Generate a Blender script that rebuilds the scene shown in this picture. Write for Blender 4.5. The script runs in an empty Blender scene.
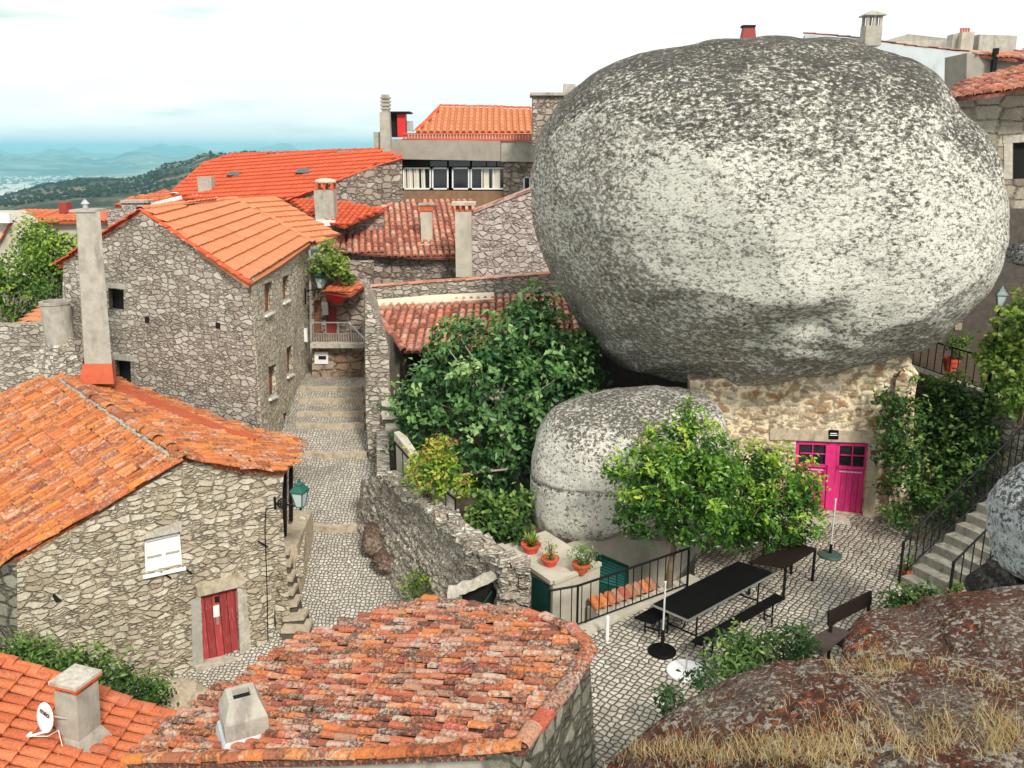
import bpy, math, random
import numpy as np
from mathutils import Vector, Matrix, noise
from mathutils.geometry import tessellate_polygon

random.seed(7)
rng = np.random.default_rng(7)
SC = bpy.context.scene
COL = SC.collection

# ------------------------------------------------------------------ camera
F_PX, CAM_H, HOR = 880.0, 9.3, 150.0
PITCH = math.atan((384 - HOR) / F_PX)
cp, sp = math.cos(PITCH), math.sin(PITCH)
cam_d = bpy.data.cameras.new('camera')
cam_d.sensor_width = 36.0
cam_d.lens = F_PX / 1024 * 36
cam_d.clip_start = 0.1
cam_d.clip_end = 80000
cam = bpy.data.objects.new('camera', cam_d)
COL.objects.link(cam)
cam.location = (0, 0, CAM_H)
cam.rotation_euler = (math.pi / 2 - PITCH, 0, 0)
SC.camera = cam

# ------------------------------------------------------------------ light
SUN_EL, SUN_AZ = 42.0, 158.0       # azimuth of the sun, clockwise from +Y (behind the camera, to the right)
SUN_STRENGTH, SUN_ANGLE = 1.5, 10.0
SKY_STRENGTH = 0.10
CLOUD = 0.46
EXPOSURE = 1.32
SC.view_settings.view_transform = 'Standard'
SC.view_settings.look = 'None'
SC.view_settings.gamma = 1
SC.view_settings.use_curve_mapping = False
SC.view_settings.exposure = EXPOSURE
SC.cycles.max_bounces = 6
SC.cycles.diffuse_bounces = 2
SC.cycles.transparent_max_bounces = 8
SC.cycles.volume_bounces = 0
SC.cycles.use_denoising = True

sun_d = bpy.data.lights.new('sun', 'SUN')
sun_d.energy = SUN_STRENGTH
sun_d.angle = math.radians(SUN_ANGLE)
sun_d.color = (1.0, 0.95, 0.86)
sun = bpy.data.objects.new('sun', sun_d)
COL.objects.link(sun)
_az, _el = math.radians(SUN_AZ), math.radians(SUN_EL)
sdir = Vector((math.sin(_az) * math.cos(_el), math.cos(_az) * math.cos(_el), math.sin(_el)))
sun.rotation_euler = sdir.to_track_quat('Z', 'Y').to_euler()
sun.location = sdir * 60

world = bpy.data.worlds.new('World')
SC.world = world
world.use_nodes = True
wn, wl = world.node_tree.nodes, world.node_tree.links
wn.clear()


def wnode(t, **k):
    n = wn.new(t)
    for a, b in k.items():
        setattr(n, a, b)
    return n


w_out = wnode('ShaderNodeOutputWorld')
w_bg = wnode('ShaderNodeBackground')
w_sky = wnode('ShaderNodeTexSky', sky_type='NISHITA', sun_disc=False)
w_sky.sun_elevation = _el
w_sky.sun_rotation = _az
w_sky.altitude = 750
w_bg.inputs['Strength'].default_value = SKY_STRENGTH
w_tc = wnode('ShaderNodeTexCoord')
w_map = wnode('ShaderNodeMapping')
w_map.inputs['Scale'].default_value = (3.0, 3.0, 24.0)
w_map.inputs['Location'].default_value = (0.35, 0.2, 0.4)
w_n = wnode('ShaderNodeTexNoise')
w_n.inputs['Scale'].default_value = 1.6
w_n.inputs['Detail'].default_value = 6
w_n.inputs['Roughness'].default_value = 0.55
w_r = wnode('ShaderNodeValToRGB')
w_r.color_ramp.elements[0].position = 0.40
w_r.color_ramp.elements[0].color = (0.82, 0.82, 0.82, 1)
w_r.color_ramp.elements[1].position = 0.50
w_r.color_ramp.elements[1].color = (1, 1, 1, 1)
w_mix = wnode('ShaderNodeMix', data_type='RGBA')
w_mix.inputs['B'].default_value = (CLOUD / SKY_STRENGTH, CLOUD * .995 / SKY_STRENGTH, CLOUD * .97 / SKY_STRENGTH, 1)
wl.new(w_tc.outputs['Generated'], w_map.inputs['Vector'])
wl.new(w_map.outputs[0], w_n.inputs['Vector'])
wl.new(w_n.outputs['Fac'], w_r.inputs['Fac'])
wl.new(w_r.outputs['Color'], w_mix.inputs['Factor'])
wl.new(w_sky.outputs[0], w_mix.inputs['A'])
w_map2 = wnode('ShaderNodeMapping')
w_map2.inputs['Scale'].default_value = (3.2, 3.2, 34.0)
w_map2.inputs['Location'].default_value = (1.3, 0.7, 0.15)
w_n2 = wnode('ShaderNodeTexNoise')
w_n2.inputs['Scale'].default_value = 1.5
w_n2.inputs['Detail'].default_value = 5
w_n2.inputs['Roughness'].default_value = 0.5
w_r2 = wnode('ShaderNodeMapRange', interpolation_type='SMOOTHSTEP')
w_r2.inputs[1].default_value, w_r2.inputs[2].default_value, w_r2.inputs[4].default_value = 0.50, 0.68, 0.75
w_sx = wnode('ShaderNodeSeparateXYZ')
w_rx = wnode('ShaderNodeMapRange', interpolation_type='SMOOTHSTEP')
w_rx.inputs[1].default_value, w_rx.inputs[2].default_value = -0.06, -0.36
w_mu = wnode('ShaderNodeMath', operation='MULTIPLY')
w_thin = wnode('ShaderNodeMix', data_type='RGBA')
w_thin.inputs['B'].default_value = (.23 / SKY_STRENGTH, .355 / SKY_STRENGTH, .315 / SKY_STRENGTH, 1)   # thin grey-teal cloud
wl.new(w_tc.outputs['Generated'], w_map2.inputs['Vector'])
wl.new(w_map2.outputs[0], w_n2.inputs['Vector'])
wl.new(w_n2.outputs['Fac'], w_r2.inputs[0])
wl.new(w_tc.outputs['Generated'], w_sx.inputs[0])
wl.new(w_sx.outputs[0], w_rx.inputs[0])
wl.new(w_r2.outputs[0], w_mu.inputs[0])
wl.new(w_rx.outputs[0], w_mu.inputs[1])
wl.new(w_mu.outputs[0], w_thin.inputs['Factor'])
wl.new(w_mix.outputs['Result'], w_thin.inputs['A'])
wl.new(w_thin.outputs['Result'], w_bg.inputs['Color'])
wl.new(w_bg.outputs[0], w_out.inputs['Surface'])


# ------------------------------------------------------------------ from the picture to the place
def ray(px, py):
    u, v = (px - 512) / F_PX, (384 - py) / F_PX
    return np.array([u, cp + v * sp, -sp + v * cp])


CAM = np.array([0, 0, CAM_H])


def PY(px, py, Y):
    r = ray(px, py)
    return CAM + r * (Y / r[1])


def PZ(px, py, z):
    r = ray(px, py)
    return CAM + r * ((z - CAM_H) / r[2])


def PP(px, py, O, N):
    r = ray(px, py)
    return CAM + r * (np.dot(np.asarray(O) - CAM, N) / np.dot(r, N))


def proj(p):
    d = np.asarray(p, float) - CAM
    fw = d[..., 1] * cp - d[..., 2] * sp
    up = d[..., 1] * sp + d[..., 2] * cp
    return np.stack([512 + F_PX * d[..., 0] / fw, 384 - F_PX * up / fw], -1)


def plane(a, b, c):
    n = np.cross(b - a, c - a)
    n /= np.linalg.norm(n)
    if n[2] < 0:
        n = -n
    return a, n


def nrm(v):
    v = np.asarray(v, float)
    return v / np.linalg.norm(v)


UP = np.array([0, 0, 1.0])


# ------------------------------------------------------------------ objects
WLOC = {}


def thing(name, label, cat, loc, group=None):
    o = bpy.data.objects.new(name, None)
    o.empty_display_size = 0.3
    COL.objects.link(o)
    o.location = tuple(float(x) for x in loc)
    WLOC[o.name] = np.array(loc, float)
    o['label'] = label
    o['category'] = cat
    if group:
        o['group'] = group
    return o


def tag(o, label, cat, group=None, kind=None):
    if label:
        o['label'] = label
    if cat:
        o['category'] = cat
    if group:
        o['group'] = group
    if kind:
        o['kind'] = kind
    return o


def build(name, verts, faces, mat, parent=None, loc=None, smooth=False, tint=None, uv=True):
    """one mesh object from world-space verts"""
    v = np.asarray(verts, float).reshape(-1, 3)
    if loc is None:
        if parent is None:
            c = (v.min(0) + v.max(0)) / 2
            loc = np.array([c[0], c[1], v[:, 2].min()])
        else:
            c = (v.min(0) + v.max(0)) / 2
            loc = c
    loc = np.asarray(loc, float)
    me = bpy.data.meshes.new(name)
    me.from_pydata((v - loc).tolist(), [], [list(map(int, f)) for f in faces])
    if tint is not None:
        ca = me.color_attributes.new('tint', 'FLOAT_COLOR', 'POINT')
        t = np.ones((len(v), 4), np.float32)
        t[:, :3] = tint
        ca.data.foreach_set('color', t.ravel())
    if uv:
        L = me.uv_layers.new(name='UVMap')
        nl = len(me.loops)
        li = np.empty(nl, np.int32)
        me.loops.foreach_get('vertex_index', li)
        co = v[li]
        pn = np.empty(len(me.polygons) * 3, np.float32)
        me.polygons.foreach_get('normal', pn)
        pn = pn.reshape(-1, 3)
        tot = np.empty(len(me.polygons), np.int32)
        me.polygons.foreach_get('loop_total', tot)
        n = np.repeat(pn, tot, 0)
        flat = np.abs(n[:, 2]) > .75
        h = np.maximum(np.hypot(n[:, 0], n[:, 1]), 1e-6)
        t = np.stack([-n[:, 1] / h, n[:, 0] / h], -1)
        u_ = co[:, 0] * t[:, 0] + co[:, 1] * t[:, 1]
        uvs = np.stack([np.where(flat, co[:, 0], u_), np.where(flat, co[:, 1], co[:, 2])], -1).astype(np.float32)
        L.data.foreach_set('uv', uvs.ravel())
    if smooth:
        me.polygons.foreach_set('use_smooth', [True] * len(me.polygons))
    me.materials.append(mat)
    me.update()
    o = bpy.data.objects.new(name, me)
    COL.objects.link(o)
    WLOC[o.name] = loc
    if parent is not None:
        o.parent = parent
        o.location = tuple(loc - WLOC[parent.name])
    else:
        o.location = tuple(loc)
    return o


class MB:
    """collects shapes into one mesh"""

    def __init__(s):
        s.v, s.f, s.n, s.t = [], [], 0, []

    def add(s, v, f, tint=None):
        v = np.asarray(v, float).reshape(-1, 3)
        s.v.append(v)
        s.f += [[int(i) + s.n for i in q] for q in f]
        s.n += len(v)
        if tint is not None:
            s.t.append(np.tile(np.asarray(tint, float), (len(v), 1)) if np.ndim(tint) == 1 else np.asarray(tint))
        return s

    def box(s, c, size, ax=(1, 0, 0), up=(0, 0, 1), taper=1.0, tint=None, jit=0.0):
        ax = nrm(ax)
        up = nrm(up)
        ay = np.cross(up, ax)
        ay = nrm(ay)
        up = np.cross(ax, ay)
        hx, hy, hz = np.asarray(size) / 2
        v = []
        for z in (-1, 1):
            k = 1 if z < 0 else taper
            for x, y in ((-1, -1), (1, -1), (1, 1), (-1, 1)):
                v.append(np.asarray(c) + ax * hx * x * k + ay * hy * y * k + up * hz * z)
        v = np.array(v)
        if jit:
            v += rng.normal(0, jit, v.shape)
        return s.add(v, [(0, 3, 2, 1), (4, 5, 6, 7), (0, 1, 5, 4), (1, 2, 6, 5), (2, 3, 7, 6), (3, 0, 4, 7)], tint)

    def bar(s, a, b, w, h=None, up=(0, 0, 1), tint=None):
        a, b = np.asarray(a, float), np.asarray(b, float)
        d = b - a
        L = np.linalg.norm(d)
        ax = d / L
        if abs(np.dot(ax, nrm(up))) > .98:
            up = (0, 1, 0) if abs(ax[1]) < .9 else (1, 0, 0)
        return s.box((a + b) / 2, (L, w, h or w), ax, nrm(np.asarray(up) - ax * np.dot(up, ax)), tint=tint)

    def tube(s, pts, r, n=8, cap=True, tint=None):
        pts = np.asarray(pts, float)
        r = np.broadcast_to(r, len(pts))
        v, f = [], []
        prev = None
        for i, p in enumerate(pts):
            d = nrm(pts[min(i + 1, len(pts) - 1)] - pts[max(i - 1, 0)])
            if prev is None:
                a = nrm(np.cross(d, (0.3, .2, 1) if abs(d[2]) < .9 else (1, .1, 0)))
            else:
                a = nrm(prev - d * np.dot(prev, d))
            prev = a
            b = np.cross(d, a)
            for k in range(n):
                t = 2 * math.pi * k / n
                v.append(p + r[i] * (math.cos(t) * a + math.sin(t) * b))
        for i in range(len(pts) - 1):
            for k in range(n):
                f.append((i * n + k, i * n + (k + 1) % n, (i + 1) * n + (k + 1) % n, (i + 1) * n + k))
        if cap:
            f.append(list(range(n))[::-1])
            f.append([(len(pts) - 1) * n + k for k in range(n)])
        return s.add(v, f, tint)

    def lathe(s, c, prof, n=16, tint=None, cap=True):
        c = np.asarray(c, float)
        v, f = [], []
        for r, z in prof:
            for k in range(n):
                t = 2 * math.pi * k / n
                v.append(c + (r * math.cos(t), r * math.sin(t), z))
        for i in range(len(prof) - 1):
            for k in range(n):
                f.append((i * n + k, i * n + (k + 1) % n, (i + 1) * n + (k + 1) % n, (i + 1) * n + k))
        if cap:
            f.append(list(range(n))[::-1])
            f.append([(len(prof) - 1) * n + k for k in range(n)])
        return s.add(v, f, tint)

    def prism(s, poly, ext, holes=(), reveal=None):
        """polygon (3d, planar) with holes, extruded by the vector ext; holes get reveals only"""
        poly = [np.asarray(p, float) for p in poly]
        ext = np.asarray(ext, float)
        loops = [poly] + [[np.asarray(p, float) for p in h] for h in holes]
        tris = tessellate_polygon([[Vector(p) for p in l] for l in loops])
        allv = [p for l in loops for p in l]
        nv = len(allv)
        nrmv = np.zeros(3)
        for i in range(len(poly)):
            nrmv += np.cross(poly[i], poly[(i + 1) % len(poly)])
        f = []
        for t in tris:
            a, b, c = (allv[i] for i in t)
            m = np.cross(b - a, c - a)
            f.append(t if np.dot(m, -ext) > 0 else t[::-1])
        v = list(allv)
        # sides
        n = len(poly)
        base = len(v)
        v += [p + ext for p in poly]
        ccw = np.dot(nrmv, -ext) > 0
        for i in range(n):
            j = (i + 1) % n
            q = (j, i, base + i, base + j)
            f.append(q if ccw else q[::-1])
        back = list(range(base, base + n))
        for t in tessellate_polygon([[Vector(p) for p in v[base:base + n]]]):
            q = [base + i for i in t]
            a, b, c = (v[i] for i in q)
            f.append(q if np.dot(np.cross(b - a, c - a), ext) > 0 else q[::-1])
        off = n
        for l in loops[1:]:
            k = len(l)
            b0 = len(v)
            rv = ext if reveal is None else nrm(ext) * reveal
            v += [p + rv for p in l]
            ln = np.zeros(3)
            for i in range(k):
                ln += np.cross(l[i], l[(i + 1) % k])
            hc = np.dot(ln, -ext) > 0
            for i in range(k):
                j = (i + 1) % k
                q = (off + i, off + j, b0 + j, b0 + i)
                f.append(q if hc else q[::-1])
            off += k
        return s.add(v, f)

    def done(s, name, mat, parent=None, loc=None, smooth=False, uv=True):
        v = np.concatenate(s.v)
        t = np.concatenate(s.t) if s.t and sum(map(len, s.t)) == len(v) else None
        return build(name, v, s.f, mat, parent, loc, smooth, t, uv)


# ------------------------------------------------------------------ materials
class NT:
    def __init__(s, name):
        s.m = bpy.data.materials.new(name)
        s.m.use_nodes = True
        s.t = s.m.node_tree
        s.b = s.t.nodes['Principled BSDF']
        s.b.inputs['Specular IOR Level'].default_value = 0.25
        s.b.inputs['Roughness'].default_value = 0.9

    def n(s, t, ins=None, **k):
        x = s.t.nodes.new(t)
        for a, b in k.items():
            setattr(x, a, b)
        for a, b in (ins or {}).items():
            s.set(x.inputs[a], b)
        return x

    def set(s, sock, v):
        if hasattr(v, 'links') or isinstance(v, bpy.types.NodeSocket):
            s.t.links.new(v, sock)
        else:
            if isinstance(v, tuple) and len(v) == 3 and sock.type == 'RGBA':
                v = (*v, 1)
            sock.default_value = v

    def math(s, op, a, b=None, c=None, clamp=False):
        x = s.t.nodes.new('ShaderNodeMath')
        x.operation = op
        x.use_clamp = clamp
        s.set(x.inputs[0], a)
        if b is not None:
            s.set(x.inputs[1], b)
        if c is not None:
            s.set(x.inputs[2], c)
        return x.outputs[0]

    def mix(s, f, a, b, blend='MIX'):
        x = s.t.nodes.new('ShaderNodeMix')
        x.data_type = 'RGBA'
        x.blend_type = blend
        s.set(x.inputs['Factor'], f)
        s.set(x.inputs['A'], a)
        s.set(x.inputs['B'], b)
        return x.outputs['Result']

    def ramp(s, f, stops, interp='LINEAR'):
        x = s.t.nodes.new('ShaderNodeValToRGB')
        x.color_ramp.interpolation = interp
        e = x.color_ramp.elements
        while len(e) < len(stops):
            e.new(0.5)
        for i, (p, c) in enumerate(stops):
            e[i].position = p
            e[i].color = (*c, 1) if not np.isscalar(c) else (c, c, c, 1)
        s.set(x.inputs['Fac'], f)
        return x.outputs['Color']

    def rng(s, f, a, b, c=0.0, d=1.0, smooth=True):
        x = s.t.nodes.new('ShaderNodeMapRange')
        x.interpolation_type = 'SMOOTHSTEP' if smooth else 'LINEAR'
        s.set(x.inputs[0], f)
        for i, v in enumerate((a, b, c, d)):
            x.inputs[i + 1].default_value = v
        return x.outputs[0]

    def noise(s, vec, scale, detail=4, rough=.55, dist=0.0):
        x = s.n('ShaderNodeTexNoise', {'Vector': vec, 'Scale': scale, 'Detail': detail, 'Roughness': rough, 'Distortion': dist})
        return x.outputs['Fac']

    def vor(s, vec, scale, feature='F1', rnd=1.0, dim='3D'):
        x = s.n('ShaderNodeTexVoronoi', {'Vector': vec, 'Scale': scale, 'Randomness': rnd}, feature=feature, voronoi_dimensions=dim)
        return x

    def pos(s):
        return s.n('ShaderNodeNewGeometry').outputs['Position']

    def uv(s):
        return s.n('ShaderNodeTexCoord').outputs['UV']

    def mapv(s, v, scale=(1, 1, 1), loc=(0, 0, 0), rot=(0, 0, 0)):
        return s.n('ShaderNodeMapping', {'Vector': v, 'Scale': scale, 'Location': loc, 'Rotation': rot}).outputs[0]

    def warp(s, v, scale, amt):
        nz = s.n('ShaderNodeTexNoise', {'Vector': v, 'Scale': scale, 'Detail': 2}).outputs['Color']
        c = s.n('ShaderNodeVectorMath', {0: nz, 1: (.5, .5, .5)}, operation='SUBTRACT').outputs[0]
        c = s.n('ShaderNodeVectorMath', {0: c, 'Scale': amt}, operation='SCALE').outputs[0]
        return s.n('ShaderNodeVectorMath', {0: v, 1: c}, operation='ADD').outputs[0]

    def tint(s):
        x = s.n('ShaderNodeVertexColor', layer_name='tint')
        return s.n('ShaderNodeSeparateColor', {0: x.outputs['Color']})

    def bump(s, h, dist=.02, strength=1.0, prev=None):
        x = s.n('ShaderNodeBump', {'Height': h, 'Distance': dist, 'Strength': strength})
        if prev is not None:
            s.set(x.inputs['Normal'], prev)
        return x.outputs[0]

    def end(s, col, normal=None, rough=None):
        s.set(s.b.inputs['Base Color'], col)
        if normal is not None:
            s.set(s.b.inputs['Normal'], normal)
        if rough is not None:
            s.set(s.b.inputs['Roughness'], rough)
        return s.m


def m_stone(name, cell=(.34, .20), cols=((.16, .13, .10), (.30, .25, .19), (.40, .35, .28), (.25, .22, .19)), joint=(.09, .075, .06),
            jw=.05, depth=.06, lichen=.25, rnd=.76, warp=.10, stain=.35, split=.45):
    """irregular rubble masonry laid over metre UVs: big stones, some broken into smaller ones"""
    t = NT(name)
    v = t.warp(t.uv(), 1.6, warp * 2.2)
    v = t.warp(v, 7, warp * .7)
    v = t.warp(v, 22, warp * .28)
    va = t.mapv(v, (1 / cell[0], 1 / cell[1], 1))
    vb = t.mapv(v, (1.9 / cell[0], 1.75 / cell[1], 1), (3.3, 1.7, 0))
    ea = t.vor(va, 1, 'DISTANCE_TO_EDGE', rnd, '2D').outputs['Distance']
    eb = t.math('MULTIPLY', t.vor(vb, 1, 'DISTANCE_TO_EDGE', rnd, '2D').outputs['Distance'], .62)
    sa = t.n('ShaderNodeSeparateColor', {0: t.vor(va, 1, 'F1', rnd, '2D').outputs['Color']})
    sb = t.n('ShaderNodeSeparateColor', {0: t.vor(vb, 1, 'F1', rnd, '2D').outputs['Color']})
    sp_ = t.math('LESS_THAN', sa.outputs[2], split)
    e = t.math('MINIMUM', ea, t.math('ADD', eb, t.math('MULTIPLY', t.math('SUBTRACT', 1, sp_), 5)))
    mixv = lambda a, b: t.math('ADD', t.math('MULTIPLY', a, t.math('SUBTRACT', 1, sp_)), t.math('MULTIPLY', b, sp_))
    idv, hv = mixv(sa.outputs[0], sb.outputs[0]), mixv(sa.outputs[1], sb.outputs[1])
    n = len(cols)
    base = t.ramp(idv, [((i + .5) / n, cols[i]) for i in range(n)])
    P = t.pos()
    f1 = t.noise(P, 16, 7, .75)
    f3 = t.noise(P, 55, 4, .7)
    f2 = t.noise(P, 1.1, 4, .6)
    base = t.mix(1, base, t.ramp(f1, [(.28, .62), (.5, 1.05), (.72, 1.45)]), 'MULTIPLY')
    base = t.mix(1, base, t.ramp(f3, [(.3, .72), (.7, 1.25)]), 'MULTIPLY')
    base = t.mix(t.math('MULTIPLY', t.rng(f2, .45, .75), stain), base, tuple(c * .45 for c in cols[0]))
    li = t.math('MULTIPLY', t.rng(t.noise(P, 20, 6, .75), .56, .66), lichen)
    base = t.mix(li, base, (.62, .60, .52))
    jn = t.math('ADD', e, t.math('MULTIPLY', t.math('SUBTRACT', f1, .5), .16))
    m = t.rng(jn, -jw * .5, jw * 2.6)  # wide ramp also darkens stone edges, a painted rounding shade
    jc = t.mix(t.rng(t.noise(P, 4.5, 4, .7), .42, .58), tuple(c * .7 for c in joint), tuple(min(1, c * 2.9) for c in joint))
    col = t.mix(m, jc, base)
    h = t.rng(jn, 0, jw * 3.5)
    h = t.math('ADD', h, t.math('MULTIPLY', f1, .55))
    h = t.math('ADD', h, t.math('MULTIPLY', hv, .5))
    return t.end(col, t.bump(h, depth, 1.0))


def m_plain(name, col, rough=.6, var=.25, scale=6, bump=.004, spec=.25, metal=0, dirt=None, dirt_amt=.5):
    t = NT(name)
    P = t.pos()
    f = t.noise(P, scale, 5, .6)
    c = t.mix(1, col, t.ramp(f, [(.25, 1 - var), (.75, 1 + var)]), 'MULTIPLY')
    if dirt:
        d = t.noise(t.mapv(P, (1, 1, .35)), scale * .5, 6, .7)
        c = t.mix(t.math('MULTIPLY', t.rng(d, .48, .68), dirt_amt), c, dirt)
    t.b.inputs['Specular IOR Level'].default_value = spec
    t.b.inputs['Metallic'].default_value = metal
    return t.end(c, t.bump(t.noise(P, scale * 8, 4), bump) if bump else None, rough)


def m_tile(name, pal, lichen=.5, dark=.4, dirt_scale=9, white=(.50, .47, .40), cov=0.0):
    t = NT(name)
    s = t.tint()
    n = len(pal)
    c = t.ramp(s.outputs[0], [((i + .5) / n, pal[i]) for i in range(n)])
    P = t.pos()
    f = t.noise(P, 30, 5, .7)
    c = t.mix(1, c, t.ramp(f, [(.3, .62), (.7, 1.28)]), 'MULTIPLY')
    big = t.noise(P, 1.3, 3)
    k = t.math('ADD', t.noise(P, dirt_scale, 6, .72), t.math('MULTIPLY', t.math('SUBTRACT', s.outputs[1], .5), .22))
    k = t.math('ADD', k, t.math('MULTIPLY', t.math('SUBTRACT', big, .5), .3))
    c = t.mix(t.math('MULTIPLY', t.rng(k, .60 - cov, .68 - cov), lichen), c, white)
    k2 = t.math('ADD', t.noise(t.mapv(P, loc=(5, 3, 9)), dirt_scale * 1.2, 6, .75), t.math('MULTIPLY', t.math('SUBTRACT', s.outputs[2], .5), .2))
    c = t.mix(t.math('MULTIPLY', t.rng(k2, .56 - cov, .66 - cov), dark), c, (.045, .035, .03))
    return t.end(c, t.bump(f, .008), .85)


def m_leaf(name, pal, gloss=.45, trans=.25):
    t = NT(name)
    s = t.tint()
    n = len(pal)
    c = t.ramp(s.outputs[0], [((i + .5) / n, pal[i]) for i in range(n)])
    t.end(c, None, gloss)
    t.b.inputs['Specular IOR Level'].default_value = .4
    tr = t.n('ShaderNodeBsdfTranslucent', {'Color': t.mix(1, c, (1.3, 1.4, .6), 'MULTIPLY')})
    mx = t.n('ShaderNodeMixShader', {0: trans, 1: t.b.outputs[0], 2: tr.outputs[0]})
    out = [x for x in t.t.nodes if x.type == 'OUTPUT_MATERIAL'][0]
    t.t.links.new(mx.outputs[0], out.inputs['Surface'])
    return t.m


M = {}
M['rubble'] = m_stone('rubble_masonry', (.29, .125), cols=((.40, .33, .235), (.60, .53, .41), (.52, .46, .35), (.68, .62, .50), (.47, .40, .29)),
                      joint=(.21, .17, .115), lichen=.4, split=.35, jw=.045, depth=.05)
M['rubble_grey'] = m_stone('grey_rubble', (.33, .14), cols=((.36, .31, .25), (.56, .51, .43), (.48, .43, .355), (.62, .575, .49), (.43, .37, .295)),
                           joint=(.155, .125, .092), lichen=.45, jw=.045, depth=.05)
M['rubble_lane'] = m_stone('lane_facade_stone', (.26, .16), cols=((.54, .47, .36), (.68, .61, .48), (.60, .53, .41), (.74, .68, .55)),
                           joint=(.27, .225, .16), lichen=.4, depth=.05, jw=.05)
M['rubble_warm'] = m_stone('warm_rubble', (.42, .20), cols=((.36, .19, .09), (.55, .45, .32), (.50, .39, .26), (.42, .26, .14), (.58, .50, .37)),
                           joint=(.36, .29, .20), lichen=.1, depth=.03, jw=.12, stain=.2)
M['rubble_far'] = m_stone('far_rubble', (.42, .27), cols=((.22, .165, .13), (.42, .34, .27), (.35, .285, .23), (.48, .41, .34)), joint=(.12, .095, .08), lichen=.2)
M['rubble_pink'] = m_stone('pale_pink_rubble', (.34, .22), cols=((.42, .34, .30), (.56, .48, .44), (.50, .42, .38), (.60, .53, .49)), joint=(.24, .19, .17), lichen=.2)
M['rubble_pale'] = m_stone('pale_rubble', (.27, .17), cols=((.42, .36, .29), (.58, .53, .45), (.50, .45, .37), (.64, .60, .52)), joint=(.17, .14, .10), lichen=.3, jw=.05)
M['mossy_shade'] = m_stone('mossy_shade_rubble', (.34, .24), cols=((.12, .11, .085), (.24, .22, .17), (.18, .165, .12), (.32, .30, .23)), joint=(.05, .045, .03), lichen=.3)  # dark palette, also painting the shade on the red door house's left wall
M['ashlar'] = m_stone('squared_blocks', (.75, .38), cols=((.24, .20, .15), (.38, .33, .25), (.32, .27, .20), (.42, .38, .29)), joint=(.12, .10, .08), rnd=.35,
                      warp=.03, jw=.035, depth=.03, lichen=.15, split=.1)
M['dressed'] = m_plain('dressed_granite', (.50, .46, .38), .9, .3, 9, .01, dirt=(.16, .13, .10), dirt_amt=.5)
M['dressed_warm'] = m_plain('dressed_warm_granite', (.50, .42, .31), .9, .3, 9, .01, dirt=(.22, .15, .09), dirt_amt=.5)
M['concrete'] = m_plain('weathered_concrete', (.40, .37, .31), .9, .25, 4, .006, dirt=(.13, .115, .095), dirt_amt=.6)
M['concrete_pale'] = m_plain('pale_render', (.50, .455, .37), .9, .15, 3, .004, dirt=(.30, .26, .20), dirt_amt=.5)
M['render_grey'] = m_plain('grey_render', (.34, .30, .25), .9, .15, 2, .004, dirt=(.16, .14, .11), dirt_amt=.4)
M['render_white'] = m_plain('whitewash', (.80, .80, .77), .85, .06, 2, .002, dirt=(.45, .46, .45), dirt_amt=.5)
M['white_paint'] = m_plain('white_paint', (.82, .82, .80), .4, .04, 3, 0)
M['cream'] = m_plain('cream_mortar', (.66, .57, .42), .9, .12, 3, .004)
M['iron'] = m_plain('dark_iron', (.007, .008, .008), .55, .2, 6, 0, spec=.15)
M['iron_green'] = m_plain('green_iron', (.02, .105, .08), .45, .2, 6, 0, spec=.4)
M['black'] = m_plain('black_lacquer', (.006, .0055, .0055), .6, .3, 5, 0, spec=.08)
M['black_wood'] = m_plain('dark_brown_board', (.018, .011, .009), .6, .3, 5, 0, spec=.1)
M['steel'] = m_plain('galvanised_steel', (.55, .56, .55), .4, .1, 5, 0, metal=.8)
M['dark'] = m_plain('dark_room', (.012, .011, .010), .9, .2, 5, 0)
M['void_stone'] = m_plain('shaded_stone', (.10, .085, .07), .95, .3, 5, .01)  # stone colour darkened to carry the shade of covered places
M['green_door'] = m_plain('green_door_paint', (.012, .075, .055), .5, .2, 5, 0)
M['green_shutter'] = m_plain('green_shutter_paint', (.02, .13, .11), .45, .15, 5, 0)
M['terracotta'] = m_plain('terracotta', (.55, .12, .045), .8, .15, 8, .003)
M['terracotta_red'] = m_plain('red_clay', (.62, .10, .05), .8, .15, 8, .003)
M['flashing'] = m_plain('orange_roof_flashing', (.50, .105, .045), .6, .14, 5, .003)
M['bark'] = m_plain('bark', (.20, .15, .10), .95, .4, 20, .012)
M['bark_pale'] = m_plain('pale_bark', (.38, .33, .26), .95, .3, 20, .010)
M['glass'] = m_plain('dark_glass', (.015, .018, .02), .08, .2, 2, 0, spec=.6)
M['lamp_glass'] = m_plain('milky_lamp_glass', (.55, .62, .60), .2, .1, 5, 0, spec=.5)
M['curtain'] = m_plain('curtain', (.70, .64, .52), .9, .1, 20, 0)
M['red_panel'] = m_plain('red_panel', (.60, .03, .03), .5, .15, 4, 0)
M['brown_wood'] = m_plain('brown_wood', (.20, .09, .05), .7, .25, 12, .003)
M['red_wood'] = m_plain('red_brown_wood', (.28, .05, .04), .6, .2, 12, .003)
M['soil'] = m_plain('soil', (.09, .065, .045), .95, .4, 5, .02)
M['mortar_pale'] = m_plain('pale_mortar', (.40, .38, .33), .9, .2, 9, .01, dirt=(.25, .22, .18), dirt_amt=.5)


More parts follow.
